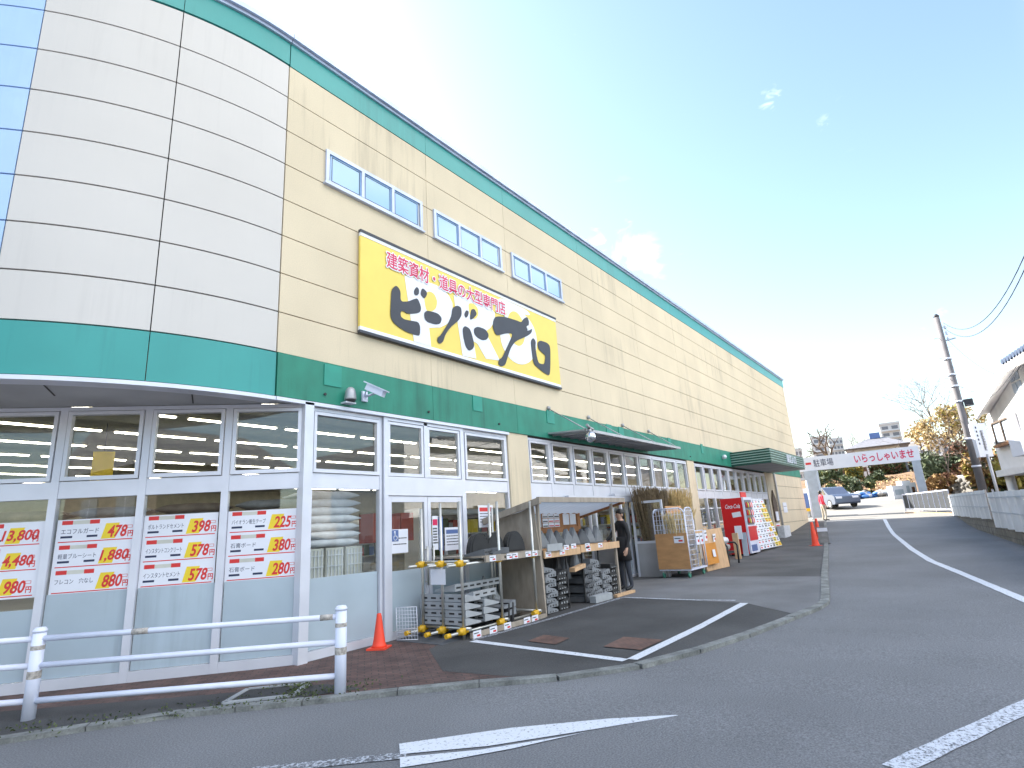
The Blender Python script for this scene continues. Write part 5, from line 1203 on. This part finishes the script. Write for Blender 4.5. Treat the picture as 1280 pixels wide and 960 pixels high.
# ================================================================ FOLIAGE
def shrub(name, c, r, n, size, mats, label, seed, cat='shrub', trunk=True, group=None, clumps=9, flat=0):
    rn = random.Random(seed); c = Vector(c); t = thing(name, label, cat, (c.x, c.y, c.z-r[2]), group); mb = MB()
    cl_ = [(Vector((rn.uniform(-.75, .75)*r[0], rn.uniform(-.75, .75)*r[1], rn.uniform(-.6, .7)*r[2])), rn.uniform(.28, .55), rn.randrange(len(mats))) for _ in range(clumps)]
    for i in range(n):
        o, k, mi = cl_[rn.randrange(clumps)]
        v = Vector((rn.gauss(0, 1), rn.gauss(0, 1), rn.gauss(0, 1))).normalized()*(rn.random()**.4)*k
        p = c+o+Vector((v.x*r[0], v.y*r[1], v.z*r[2])); p.z = max(p.z, c.z-r[2]+.02)
        mb.leaf(p, size*rn.uniform(.6, 1.3), rn, mi if rn.random() < .75 else rn.randrange(len(mats)))
    mb.build('crown', mats, t)
    if trunk:
        mb = MB(); b = Vector((c.x, c.y, c.z-r[2]-.15))
        for i in range(6): mb.tube(b, b+Vector((rn.uniform(-.6, .6)*r[0], rn.uniform(-.6, .6)*r[1], r[2]*rn.uniform(1.0, 1.7))), .03*max(r), .008*max(r), n=6)
        mb.build('trunk', 'bark', t)
    return t
def branches(mb, p, d, l, r, depth, rn, spread=.6, up=.1):
    e = p+d*l; mb.tube(p, e, r, r*.68, n=6 if depth > 1 else 4, cap=False)
    if depth == 0: return
    for i in range(rn.choice((2, 3, 3))):
        nd = (d+Vector((rn.gauss(0, spread), rn.gauss(0, spread), rn.gauss(up, spread*.6)))).normalized(); branches(mb, e, nd, l*rn.uniform(.62, .85), r*.62, depth-1, rn, spread, up)
def bare_tree(c, h, r, depth, label, seed, name='bare_tree', spread=.55, group=None, leaves=None):
    rn = random.Random(seed); c = Vector(c); t = thing(name, label, 'tree', c, group)
    MB().tube(c-Z*.2, c+Z*h*.30, r, r*.75, n=8).build('trunk', 'bark', t)
    mb = MB()
    for i in range(4): branches(mb, c+Z*h*(.22+.03*i), Vector((rn.gauss(0, .6), rn.gauss(0, .6), 1)).normalized(), h*.24, r*.55, depth, rn, spread)
    mb.build('branches', 'bark', t)
    if leaves:
        m2 = MB()
        for i in range(leaves[1]):
            v = rn.choice(mb.v); m2.leaf(v+Vector((rn.gauss(0, .25), rn.gauss(0, .25), rn.gauss(0, .25))), leaves[2], rn, rn.randrange(len(leaves[0])))
        m2.build('leaves', leaves[0], t)
    return t
# behind the fence on the right
def gat(px, d): q = at(px, 640, d); q.z = zg(q.x); return q
for i, (px, py, d, r, mats, lab, sd, n) in enumerate((
    (1266, 600, 34, (3.0, 1.6, 1.5), ['leafy', 'leafo', 'leafy', 'leafm'], 'yellow and orange hedge under the white house', 11, 3600),
    (1246, 606, 33, (1.0, .9, 1.1), ['leafo', 'leafy', 'leafd'], 'orange leaved shrub right behind the utility pole', 12, 1300),
    (1222, 599, 38, (.7, .6, 1.2), ['leafo', 'leafy'], 'small golden shrub left of the utility pole', 13, 700),
    (1180, 604, 43, (.95, .8, .75), ['leafr', 'leafo', 'leafr'], 'heap like russet shrub with dead leaves behind the white railing', 14, 2200),
    (1190, 588, 52, (4.2, 2.0, 1.6), ['leafd', 'leafd', 'leafm'], 'dark green shrub thicket above the stone wall', 15, 5200),
    (1168, 589, 54, (1.9, 1.6, 1.5), ['leafd', 'leafm'], 'dark green bush right of the gantry post', 16, 2200),
    (1217, 584, 50, (2.4, 1.6, 1.9), ['leafd', 'leafm', 'leafr'], 'tangled green bush behind the utility pole', 17, 2600))):
    c = at(px, py, d); shrub('shrub', c, r, n, .14 if d < 45 else .18, mats, lab, sd)
for px, py, d, h, lab, sd in ((1190, 606, 48, 5.0, 'bare twiggy bush standing in the dark green thicket', 31), (1240, 606, 36, 3.4, 'bare grey twigs between the pole and the white column', 32)):
    q = at(px, py, d); q.z = zg(q.x); bare_tree(q, h+2, .06, 4, lab, sd, 'bare_shrub', .75)
for px, d, h, lab, sd, mats, n in ((1168, 76, 5.0, 'yellow bamboo clump left of the pole', 41, ['bamboo', 'straw', 'leafg'], 1100), (1212, 64, 4.8, 'golden leaved tree just behind the pole top', 42, ['leafg', 'bamboo', 'straw', 'leafy'], 1200)):
    q = at(px, 600, d); q.z = 5.0 if d > 60 else 3.2
    bare_tree(q, h, .14, 4, lab, sd, 'leafy_tree', .26, None, (mats, n, .20))
q = at(1180, 600, 80); q.z = 5; bare_tree(q, 11, .13, 5, 'fine bare tree between the bamboo and the golden tree', 43, 'bare_tree', .6)
# stone retaining wall and green netting
sw = thing('stone_wall', 'rubble stone retaining wall behind the white railing', 'wall', at(1195, 625, 45)); A = at(1158, 625, 46.5); B = at(1232, 625, 40)
zt = at(1195, 598, 43).z; dd = B-A; dd.z = 0; nn = Vector((-dd.y, dd.x, 0)).normalized(); nn = nn if nn.dot(-A) > 0 else -nn
MB().slab((A.x, A.y, 0.5), dd, -nn*.5, Z*(zt-.5)).build('wall', 'stone', sw)
rn = random.Random(2); mb = MB()
for i in range(90):
    u, v = rn.random(), rn.random(); p = Vector((A.x, A.y, 0))+dd*u+nn*.02; p.z = 1.2+(zt-1.25)*v; mb.ball(p, .22*rn.uniform(.5, 1), .2*rn.uniform(.5, 1), .14*rn.uniform(.6, 1), 7, 5)
mb.build('stones', 'stone', sw); MB().slab((A.x, A.y, zt), dd, -nn*.5, Z*.12).build('coping', 'lgreyrub', sw)
p = at(1241, 577, 40); gp_ = thing('green_netting', 'small green netting panel right of the utility pole', 'netting', p); MB().slab(p+Z*-.55, CR*.9, Vector((.05, .03, 0)), Z*1.1).build('net', 'greengate', gp_); MB().tube((p.x, p.y, zg(p.x)), p+Z*.5, .03).build('post', 'alu2', gp_)

# ================================================================ CAR PARK ENTRANCE AND BACKGROUND
# gantry sign
dR = 40.0; rT, rBt = at(1147, 557, dR), at(1147, 575.5, dR); dL = dR
while at(1004, 571, dL).z < rT.z and dL < 60: dL += .05
lT = at(1004, 571, dL)
gs = thing('gantry_sign', 'white overhead banner sign on two posts across the car park entrance', 'gantry sign', (rT.x, rT.y, zg(rT.x)))
X = Vector((rT.x-lT.x, rT.y-lT.y, 0)); LN = X.length; X.normalize(); n = X.cross(Z); Hh = rT.z-rBt.z; zb0 = rBt.z
o = Vector((lT.x, lT.y, zb0))
MB().slab(o-X*.6, X*(LN+.6), -n*.22, Z*Hh).build('banner_box', 'card', gs, bevel=.02)
def gx(px):  # position along the sign for a pixel column
    q = onP(px, 570, o, n); return (q-o).dot(X)
mb = MB(); lettering(mb, '駐車場', o+X*gx(1015)+Z*Hh*.24+n*.004, X, Z, gx(1040)-gx(1015), Hh*.55, bold=.0, depth=.004); mb.build('navy_lettering', 'inkblue', gs)
mb = MB(); lettering(mb, 'いらっしゃいませ', o+X*gx(1067)+Z*Hh*.20+n*.004, X, Z, gx(1143)-gx(1067), Hh*.62, bold=.02, depth=.004); mb.build('red_lettering', 'magenta', gs)
mb = MB(); zc = o+Z*Hh*.45+n*.004; a_ = gx(1005); mb.prism([zc+X*a_, zc+X*(gx(1012)), zc+X*gx(1012)+Z*Hh*.16, zc+X*a_+Z*Hh*.16], n*.004); mb.build('red_arrow', 'red', gs)
q = o+X*(LN-.25)-n*.11; MB().slab((q.x-.2, q.y-.2, zg(q.x)-.1), (.4, 0, 0), (0, .4, 0), Z*(zb0-zg(q.x)+.1)).build('post', 'pgrey', gs, bevel=.02)
q = o+X*(gx(1009))-n*.3; MB().slab((q.x-.35, q.y-.35, zg(q.x)-.1), (.7, 0, 0), (0, .7, 0), Z*(zb0-zg(q.x)+.1)).build('broad_post', 'pgrey', gs, bevel=.02)
t = thing('ticket_cabinet', 'blue and white cabinet at the foot of the left gantry post', 'cabinet', at(1009, 645, 41)); q = at(1009, 650, 41); q.z = zg(q.x)
MB().box((q.x-.4, q.y-.35, q.z+.55), (q.x+.3, q.y+.35, q.z+1.45)).build('case', 'bluebox', t, bevel=.02); MB().box((q.x-.42, q.y-.37, q.z+.35), (q.x+.3, q.y+.35, q.z+.54)).build('yellow_band', 'yellow', t); MB().box((q.x-.38, q.y-.36, q.z+1.451), (q.x+.25, q.y+.3, q.z+1.75)).build('white_top', 'card', t, bevel=.02)
for sx in (-.3, .15): MB().box((q.x+sx, q.y-.25, q.z), (q.x+sx+.1, q.y+.25, q.z+.349)).build('leg', 'sackw', t)
t = thing('gate_post', 'thin white post at the car park entrance left of the red jacket', 'post', at(1018, 645, 39)); q = at(1018, 655, 39); q.z = zg(q.x)
MB().tube(q, q+Z*2.3, .05, n=10).build('pole', 'wpaint', t); MB().lathe(q, [(.12, 0), (.12, .05), (.05, .07)], 12).build('base', 'alu2', t)

# bank beyond the car park
cols = list(range(940, 1330, 10)); rows_ = [(60, None, 0), (63.5, 616, 1), (68, 608, 1), (73, 600, 1), (78, 596, 1), (110, 595, 1), (260, 594, 1)]
vs = []; rn = random.Random(9)
for px in cols:
    hy = 643-(px-940)*.0655-(643-640)*0
    for dd_, py, _ in rows_:
        p = at(px, 640, dd_)
        p.z = zg(p.x)-.05 if py is None else at(1080, py, dd_).z+rn.uniform(-.12, .12)
        vs.append(p)
k = len(rows_); fs = [(i*k+j, i*k+j+1, (i+1)*k+j+1, (i+1)*k+j) for i in range(len(cols)-1) for j in range(k-1)]
mb = MB(); mb.add(vs, fs, 0, True); hb = mb.build('hillside', 'earth')
for p in hb.data.polygons:
    if p.normal.z < 0: p.flip()
struct(hb)
def zbank(d): 
    pts = [(60, 2.5)]+[(dd_, at(1080, py, dd_).z) for dd_, py, _ in rows_[1:]]
    for (a, za), (b, zb2) in zip(pts, pts[1:]):
        if d <= b: return za+(zb2-za)*(d-a)/(b-a)
    return pts[-1][1]
def bp(px, d): q = at(px, 640, d); q.z = zbank(d); return q
rn = random.Random(12); mb = MB()
for i in range(1500):
    px, d = rn.uniform(1015, 1150), rn.uniform(61, 74); q = bp(px, d)
    mb.leaf(q+Z*.08, .13, rn, i % 2)
tag(mb.build('dry_grass', ['earth', 'straw']), 'dry winter grass covering the bank beyond the car park', 'grass', kind='stuff')
def hedge(px0, px1, d, h, dep, mats, label, seed, n=900, name='hedge'):
    rn = random.Random(seed); A, B = bp(px0, d), bp(px1, d); t = thing(name, label, 'hedge', (A+B)/2); mb = MB(); v = (B-A); w_ = Vector((A.x, A.y, 0)).normalized()
    for i in range(n):
        f = rn.random(); hh = h*(1-.12*math.sin(f*23+seed))
        p = A+v*f+w_*rn.uniform(0, dep)+Z*(rn.random()**.7)*hh; mb.leaf(p, .17, rn, rn.randrange(len(mats)))
    mb.build('foliage', mats, t)
    mb = MB()
    for i in range(7): p = A+v*((i+.5)/7)+w_*dep/2; mb.tube(p-Z*.1, p+Z*h*.8, .05, n=5)
    mb.build('stem', 'bark', t)
hedge(1016, 1064, 73, 1.4, 1.2, ['leafd', 'leafd', 'leafm'], 'long clipped dark green hedge on the bank behind the gantry', 1, 1500)
hedge(1067, 1090, 74, 1.5, 1.2, ['hedge_y', 'leafy', 'leafm'], 'yellow green clipped hedge right of the dark hedge', 2, 1100)
hedge(1098, 1146, 79, 1.5, 1.5, ['leafr', 'leafm', 'leafd'], 'brownish hedge in front of the grey roofed house', 3, 2200)
hedge(1150, 1210, 80, 1.6, 1.5, ['leafr', 'leafd', 'leafd'], 'dark russet hedge right of the gantry post on the bank', 4, 2200)
for px, py, d, r, mats, lab, sd, n in ((1095, 598, 72, (1.0, 1.0, .95), ['leafd', 'leafd', 'leafm'], 'round dark clipped bush at the right end of the yellow hedge', 51, 1100),
    (1071, 611, 62, (1.6, 1.4, 1.35), ['leafd', 'leafm', 'leafm'], 'spreading green bush low on the bank near the tarps', 52, 1500),
    (1028, 606, 63, (1.8, 1.3, 1.2), ['leafm', 'leafy', 'leafd'], 'light green bush on the bank left of the grey car', 53, 1500),
    (1046, 585, 80, (2.4, 1.3, 1.4), ['leafm', 'leafy'], 'pale green garden bush above the dark hedge', 54, 1300),
    (1026, 587, 80, (1.5, 1.2, 1.2), ['leafr', 'leafm'], 'russet garden bush above the left end of the dark hedge', 55, 900)):
    c = at(px, py, d); shrub('shrub', c, r, n, .19, mats, lab, sd)
# retaining fence line on the terrace
A, B = bp(1016, 77), bp(1095, 77); t = thing('terrace_fence', 'reddish brown low fence along the garden terrace above the hedge', 'fence', A)
MB().beam(A+Z*.9, B+Z*.9, .1, .5).build('board', 'leafr', t)
for i in range(8): p = A.lerp(B, i/7); MB().tube(p, p+Z*1.2, .06, n=6).build('post', 'bark', t)
# distant grey-roofed house
def block(px0, px1, d, py_top, py_bot): 
    A, B = at(px0, 640, d), at(px1, 640, d); pm = (px0+px1)/2; return A, B, at(pm, py_bot, d).z, at(pm, py_top, d).z
A, B, z0, z1 = block(1079, 1150, 86, 556, 592); z0 -= 1.0
hX = (B-A); hX.z = 0; hL = hX.length; hX.normalize(); hY = Vector((-hX.y, hX.x, 0)); hY = hY if hY.dot(A) > 0 else -hY
h2 = thing('grey_roof_house', 'cream house with a grey hipped roof behind the gantry sign', 'house', ((A.x+B.x)/2, (A.y+B.y)/2, z0))
O = Vector((A.x, A.y, 0)); MB().slab(O+Z*z0+hX*.5, hX*(hL-1), hY*7, Z*(z1-z0)).build('wall', 'wallwhite', h2)
zr_ = at(1118, 541, 86).z; ev = [O+hX*-.6-hY*.9+Z*z1, O+hX*(hL+.6)-hY*.9+Z*z1, O+hX*(hL+.6)+hY*8+Z*z1, O-hX*.6+hY*8+Z*z1]; rd = [O+hX*hL*.38+hY*3.4+Z*zr_, O+hX*hL*.68+hY*3.4+Z*zr_]
mb = MB(); mb.add(ev+rd, [(0,1,5,4), (1,2,5), (2,3,4,5), (3,0,4), (3,2,1,0)]); mb.build('roof', 'rooftile', h2)
mb = MB(); mb.slab(O+hX*-.62-hY*.93+Z*(z1-.22), hX*(hL+1.24), hY*.1, Z*.2); mb.build('fascia', 'bark', h2)
MB().slab(rd[0]+hX*.2-Z*.1-hY*.4, hX*1.2, hY*.8, Z*.75).build('solar_tank', 'bluebox', h2)
for i, (u, w_, za, zb3) in enumerate(((1.2, 2.2, .55, .9), (5.0, 3.0, .02, .5), (8.6, 1.2, .05, .5), (hL-3.2, 2.4, .05, .48))):
    u = min(u, hL-3); f = MB().slab(O+hX*u-hY*.05+Z*(z0+(z1-z0)*za), hX*w_, hY*.06, Z*(z1-z0)*(zb3-za)).build('window', 'aptdark', h2); MB().slab(O+hX*(u+w_/2-.04)-hY*.08+Z*(z0+(z1-z0)*za), hX*.08, hY*.029, Z*(z1-z0)*(zb3-za)).build('mullion', 'alu2', f, root=h2)
mb = MB(); p = rd[0]+Z*.1-hX*2; mb.tube(p-Z*1.0, p+Z*2.2, .04, n=6); mb.tube(p+Z*2.0-hX*1.0, p+Z*2.0+hX*1.0, .03, n=6); mb.build('antenna', 'alu2', h2)
# apartment blocks and white buildings, far
def tower(px0, px1, d, pt, pbt, dep, label, nf, nb, wall='aptwall', cat='apartment block'):
    A, B, z0, z1 = block(px0, px1, d, pt, pbt); X = B-A; X.z = 0; ln = X.length; X.normalize(); Y = Vector((-X.y, X.x, 0)); Y = Y if Y.dot(A) > 0 else -Y
    t = thing('apartment_block', label, cat, ((A.x+B.x)/2, (A.y+B.y)/2, z0-4)); O = Vector((A.x, A.y, z0-4)); MB().slab(O, X*ln, Y*dep, Z*(z1-z0+4)).build('wall', wall, t)
    MB().slab(O+X*-.15-Y*.15+Z*(z1-z0+4.01), X*(ln+.3), Y*(dep+.3), Z*.5).build('parapet', wall, t)
    h = (z1-z0)/nf
    for i in range(nf):
        for j in range(nb):
            w_ = ln/nb; MB().slab(O+X*(w_*(j+.18))-Y*.06+Z*(4+h*(i+.30)), X*w_*.64, Y*.1, Z*h*.45).build('window', 'aptdark', t)
        MB().slab(O+X*.1-Y*.5+Z*(4+h*i), X*(ln-.2), Y*.499, Z*h*.10).build('balcony', wall, t)
    return t
tower(1031, 1053, 185, 545, 592, 10, 'blank pale grey apartment block behind the pollarded tree', 5, 1)
tower(1054, 1072, 200, 547, 590, 12, 'windowed apartment block right of the pollarded tree', 6, 4)
tower(998, 1017, 210, 561, 600, 12, 'small distant apartment block right of the store corner', 4, 4)
tower(1124, 1150, 165, 527, 590, 12, 'pale flat topped block behind the grey roof ridge', 7, 2)
tower(1152, 1176, 120, 552, 596, 9, 'white two storey building under the bamboo', 2, 3, 'wallwhite', 'building')
tower(1177, 1207, 105, 549, 596, 9, 'white building left of the utility pole behind the thicket', 2, 3, 'wallwhite', 'building')
q = bp(1049, 92); bare_tree(q, 9.0, .32, 3, 'pollarded bare tree above the left end of the gantry sign', 61, 'bare_tree', .85)
for i, (px, d, h, lab) in enumerate(((1083, 98, 7, 'thin bare tree left of the grey hipped roof'), (1020, 100, 6, 'thin bare tree left of the pollarded tree'))): bare_tree(bp(px, d), h, .08, 4, lab, 70+i, 'bare_tree', .5)

# cars
def car(loc, rz, paint, label, L_=4.2, Wd=1.7, Hc=1.5):
    t = thing('parked_car', label, 'car', loc, local=True); t.rotation_euler = (0, 0, rz); hw = Wd/2
    pf = [(-L_/2, .35), (-L_/2+.02, .75), (-L_/2+.25, .88), (-L_/2+1.1, .95), (L_/2-.9, .98), (L_/2-.05, .92), (L_/2, .55), (L_/2-.04, .28), (-L_/2+.1, .25)]
    mb = MB(); mb.prism([(x, -hw, z) for x, z in pf], (0, Wd, 0)); mb.build('body', paint, t, bevel=.07)
    cab = [(-L_/2+1.05, .93), (-L_/2+1.75, Hc-.05), (-L_/2+2.2, Hc), (L_/2-.75, Hc-.03), (L_/2-.2, .95)]
    mb = MB(); mb.prism([(x, -hw+.12, z) for x, z in cab], (0, Wd-.24, 0)); mb.build('roof', paint, t, bevel=.06)
    for s_ in (-1, 1):
        for a, b in ((-L_/2+1.45, 0), (.06, L_/2-.65)): mb = MB(); y = s_*(hw-.115); mb.prism([(a, y, .97), (b, y, .97), (b-.05, y, Hc-.14), (a+.3, y, Hc-.14)], (0, s_*.012, 0)); mb.build('side_window', 'cglass', t)
    mb = MB(); mb.slab((-L_/2+1.16, -hw+.2, .98), (.52, 0, Hc-1.12), (0, Wd-.4, 0), (-.02, 0, .012)); mb.build('windscreen', 'cglass', t)
    mb = MB(); mb.slab((L_/2-.28, -hw+.2, 1.0), (-.38, 0, Hc-1.14), (0, Wd-.4, 0), (.02, 0, .012)); mb.build('rear_window', 'cglass', t)
    for x in (-L_/2+.8, L_/2-.8):
        for s_ in (-1, 1): mb = MB(); mb.tube((x, s_*(hw-.18), .31), (x, s_*(hw+.01), .31), .31, n=20); wh = mb.build('wheel', 'black', t); m2 = MB(); m2.tube((x, s_*(hw-.0), .31), (x, s_*(hw+.02), .31), .18, n=14); m2.build('rim', 'alu', wh)
    for s_ in (-1, 1):
        MB().box((-L_/2-.012, s_*.55-.2, .62), (-L_/2+.1, s_*.55+.2, .76)).build('headlight', 'card', t, bevel=.02); MB().box((L_/2-.08, s_*.65-.13, .62), (L_/2+.012, s_*.65+.13, .85)).build('tail_light', 'red', t, bevel=.02)
    return t
g_ = gnd(1043, 638); VA = math.atan2(g_.y, g_.x)
car((g_.x+2.0, g_.y+.3, zg(g_.x+2.0)+.01), VA+.45, 'carblue', 'grey blue car parked at the car park entrance behind the red jacket')
q = bp(1062, 84); car((q.x, q.y, q.z+.12), VA+1.4, 'carsilver', 'silver car parked high above the hedge left of the cream house')
q = bp(1078, 87); car((q.x, q.y, q.z+.12), VA+1.5, 'carsilver', 'silver car half hidden beside the cream house wall')

# goods stacked at the far side of the car park
rn = random.Random(21)
for i, (px, d, nm, mt, lab, sz) in enumerate(((1066, 57, 'tarp_pile', 'tarp', 'blue tarpaulin covered pile at the far edge of the car park', (1.6, .8, .55)), (1077, 57.5, 'bag_pile', 'sackw', 'white sand bag heap right of the blue tarpaulin', (1.1, .8, .55)), (1088, 58, 'bag_pile', 'tarp', 'low blue heap right of the white bags', (1.0, .7, .45)), (1099, 58.5, 'stone_pile', 'sackg', 'grey rubble heap in the middle of the goods row', (.9, .6, .5)), (1108, 58.5, 'stone_pile', 'rust', 'brown rubble heap right of the grey rubble', (.8, .6, .5)), (1117, 58.5, 'bag_pile', 'sackw', 'white bag heap left of the white cabinets', (.8, .6, .5)))):
    q = gat(px, d); t = thing(nm, lab, 'pile', q)
    mb = MB()
    for k in range(9):
        c = q+Vector((CR.x, CR.y, 0)).normalized()*rn.uniform(-.8, .8)*sz[0]+Vector((rn.uniform(-.3, .3), rn.uniform(-.3, .3), rn.uniform(.1, .9)*sz[2])); mb.ball(c, sz[0]*.35, sz[1]*.45, sz[2]*.35, 9, 6)
    mb.build('heap', mt, t)
for i, (px, d, w_, h, lab) in enumerate(((1131, 53, 1.1, 1.0, 'white appliance with dark grille behind the white railing'), (1141, 53.5, .7, 1.3, 'tall narrow white box beside the white appliance'), (1148, 54, .6, 1.1, 'white box with a pink face next to the gantry post'))):
    q = gat(px, d); t = thing('white_cabinet', lab, 'box', q); cx = Vector((CR.x, CR.y, 0)).normalized(); cy_ = Vector((-cx.y, cx.x, 0))
    MB().slab(q-cx*w_/2, cx*w_, cy_*.6, Z*h).build('case', 'card', t, bevel=.03); nn = -cy_
    MB().slab(q-cx*w_*.35+Z*h*.3+nn*.012, cx*w_*.6, cy_*.01, Z*h*.4).build('grille' if i != 2 else 'face_panel', 'pgrey' if i != 2 else 'leafr', t)
    MB().slab(q-cx*w_*.45-Z*.08, cx*w_*.9, cy_*.5, Z*.079).build('plinth', 'ink', t)

# houses across the road (they stand behind the camera and show only as reflections in the shop glass)
for i, (x, y, wd, h, lab) in enumerate(((25, -17, 11, 5.2, 'brown house across the road mirrored in the double door panes'), (41, -12, 9, 6.0, 'cream gabled house along the road mirrored in the entrance panes'), (-13, -13, 10, 5.4, 'weathered house across the road mirrored in the corner glazing'), (-22, -3, 9, 5.8, 'dark house down the road mirrored in the leftmost panes'), (35, -19, 9, 5.4, 'low dull house across the road mirrored right of the double door'), (52, -12, 9, 5.8, 'pale house along the road mirrored beside the cream gable'), (64, -14, 9, 5.5, 'farther house along the road mirrored in the last shop windows'))):
    t = thing('opposite_house', lab, 'house', (x, y, 0)); MB().box((x-wd/2, y-7, -.1), (x+wd/2, y, h)).build('wall', ['plygrey', 'plylite', 'plygrey', 'bark', 'plygrey', 'crate', 'sackg'][i], t)
    MB().prism([(x-wd/2-.6, y+.7, h), (x+wd/2+.6, y+.7, h), (x, y+.7, h+2.6)], (0, -8.4, 0)).build('roof', 'rooftile', t)
    for dx in (-2.6, 1.0):
        for z in (.9, 3.3): f = MB().box((x+dx, y, z), (x+dx+1.7, y+.06, z+1.2)).build('window', 'aptdark', t); MB().box((x+dx+.82, y+.061, z), (x+dx+.88, y+.075, z+1.2)).build('mullion', 'alu', f, root=t)

# ================================================================ PEOPLE
def person(loc, rz, H, label, top_m, leg_m, hair_m='hair', armL=None, armR=None, hat=None, long_coat=False):
    t = thing('person', label, 'person', loc, local=True); t.rotation_euler = (0, 0, rz); k = H/1.72
    V = []; E = []; Rr = []; Mi = []
    def n(p, r, par=None):
        V.append(Vector(p)*k); Rr.append(r*k)
        if par is not None: E.append((par, len(V)-1))
        return len(V)-1
    pel = n((0, 0, .95), .135); wst = n((0, .01, 1.10), .125, pel); chs = n((0, .0, 1.30), .150, wst); shl = n((0, .0, 1.42), .12, chs); nk = n((0, -.005, 1.49), .055, shl); hd0 = n((0, -.015, 1.56), .075, nk); hd1 = n((0, -.015, 1.62), .092, hd0); hd2 = n((0, -.005, 1.685), .07, hd1)
    for s_, arm in ((-1, armL), (1, armR)):
        hp_ = n((s_*.095, 0, .88), .098, pel); kn = n((s_*.105, -.02+.03*s_, .49), .066, hp_); an = n((s_*.11, .02+.03*s_, .09), .045, kn); ft = n((s_*.115, -.06+.03*s_, .045), .042, an); n((s_*.125, -.16+.03*s_, .03), .032, ft)
        sh = n((s_*.175, 0, 1.39), .064, shl)
        el, wr_ = arm or ((s_*.23, .03, 1.12), (s_*.235, -.06, .88))
        e_ = n(el, .048, sh); w_ = n(wr_, .032, e_); dv = (Vector(wr_)-Vector(el)).normalized(); pm = n(Vector(wr_)+dv*.07, .036, w_)
        sd_ = dv.cross(Vector((0, 1, 0))).normalized()
        for j in range(4): b_ = Vector(wr_)+dv*.11+Vector((0, (j-1.5)*.022, 0)); f1 = n(b_, .010, pm); n(b_+dv*(.06, .075, .07, .05)[j]-sd_*.012*s_, .008, f1)
        th = n(Vector(wr_)+dv*.06+Vector((0, -.05, 0)), .011, pm); n(Vector(wr_)+dv*.10+Vector((0, -.065, 0)), .009, th)
    me = bpy.data.meshes.new('body'); me.from_pydata(V, E, []); o = bpy.data.objects.new('body', me); COL.objects.link(o)
    o.modifiers.new('skin', 'SKIN'); 
    for i, sv_ in enumerate(me.skin_vertices[0].data): sv_.radius = (Rr[i], Rr[i]*(.72 if i in (0, 1, 2, 3) else 1)); sv_.use_root = (i == 0)
    o.modifiers.new('sub', 'SUBSURF').levels = 2
    dg = bpy.context.evaluated_depsgraph_get(); m2 = bpy.data.meshes.new_from_object(o.evaluated_get(dg)); bpy.data.objects.remove(o)
    for mm in (top_m, leg_m, 'skin', 'black'): m2.materials.append(M[mm])
    hands = [Vector(a[1])*k for a in (armL or ((0,0,0), (-.235, -.06, .88)), armR or ((0,0,0), (.235, -.06, .88)))]
    for p in m2.polygons:
        c = p.center; p.use_smooth = True; z = c.z/k
        if z > 1.475: p.material_index = 2
        elif any((c-h).length < .17*k and (c-h).dot(h-Vector((0, 0, 1.35*k))) > -.0 for h in hands): p.material_index = 2
        elif z < .08: p.material_index = 3
        elif z < .92 and abs(c.x) < .21*k: p.material_index = 1
    bo = bpy.data.objects.new('body', m2); COL.objects.link(bo); bo.parent = t
    S = lambda x, y, z: (x*k, y*k, z*k)
    mb = MB(); mb.ball(S(0, .012, 1.65), .098*k, .105*k, .085*k, 14, 10); mb.ball(S(0, .05, 1.59), .085*k, .06*k, .10*k, 12, 8); mb.build('hair', hair_m, t)
    for s_ in (-1, 1): MB().ball(S(s_*.033, -.100, 1.605), .011*k, .007*k, .008*k, 8, 6).build('eye', 'ink', t); MB().ball(S(s_*.092, -.0, 1.595), .012*k, .02*k, .03*k, 8, 6).build('ear', 'skin', t)
    mb = MB(); mb.prism([S(-.013, -.095, 1.575), S(.013, -.095, 1.575), S(0, -.100, 1.61)], S(0, -.022, -.004)); mb.build('nose', 'skin', t); MB().ball(S(0, -.094, 1.548), .022*k, .006*k, .006*k, 8, 5).build('mouth', 'red', t)
    if long_coat:
        mb = MB(); mb.lathe((0, 0, 0), [(.20*k, .62*k), (.19*k, .80*k), (.165*k, 1.02*k), (.155*k, 1.12*k)], 20)
        for v in mb.v: v.y *= .78
        mb.build('coat_skirt', top_m, t)
    return t
pp = (11.55, 5.95, zg(11.5)+.04)
person(pp, -2.1, 1.68, 'person in a black coat standing at the shop entrance beside the wooden stall', 'coat', 'jeans', armL=((-.27, -.10, 1.16), (-.16, -.32, 1.06)), armR=None, long_coat=True)
q = gnd(1032, 651); person((q.x, q.y, zg(q.x)+.01), .6, 1.68, 'person in a red jacket and beige trousers by the car park entrance', 'redcoat', 'beigecloth')
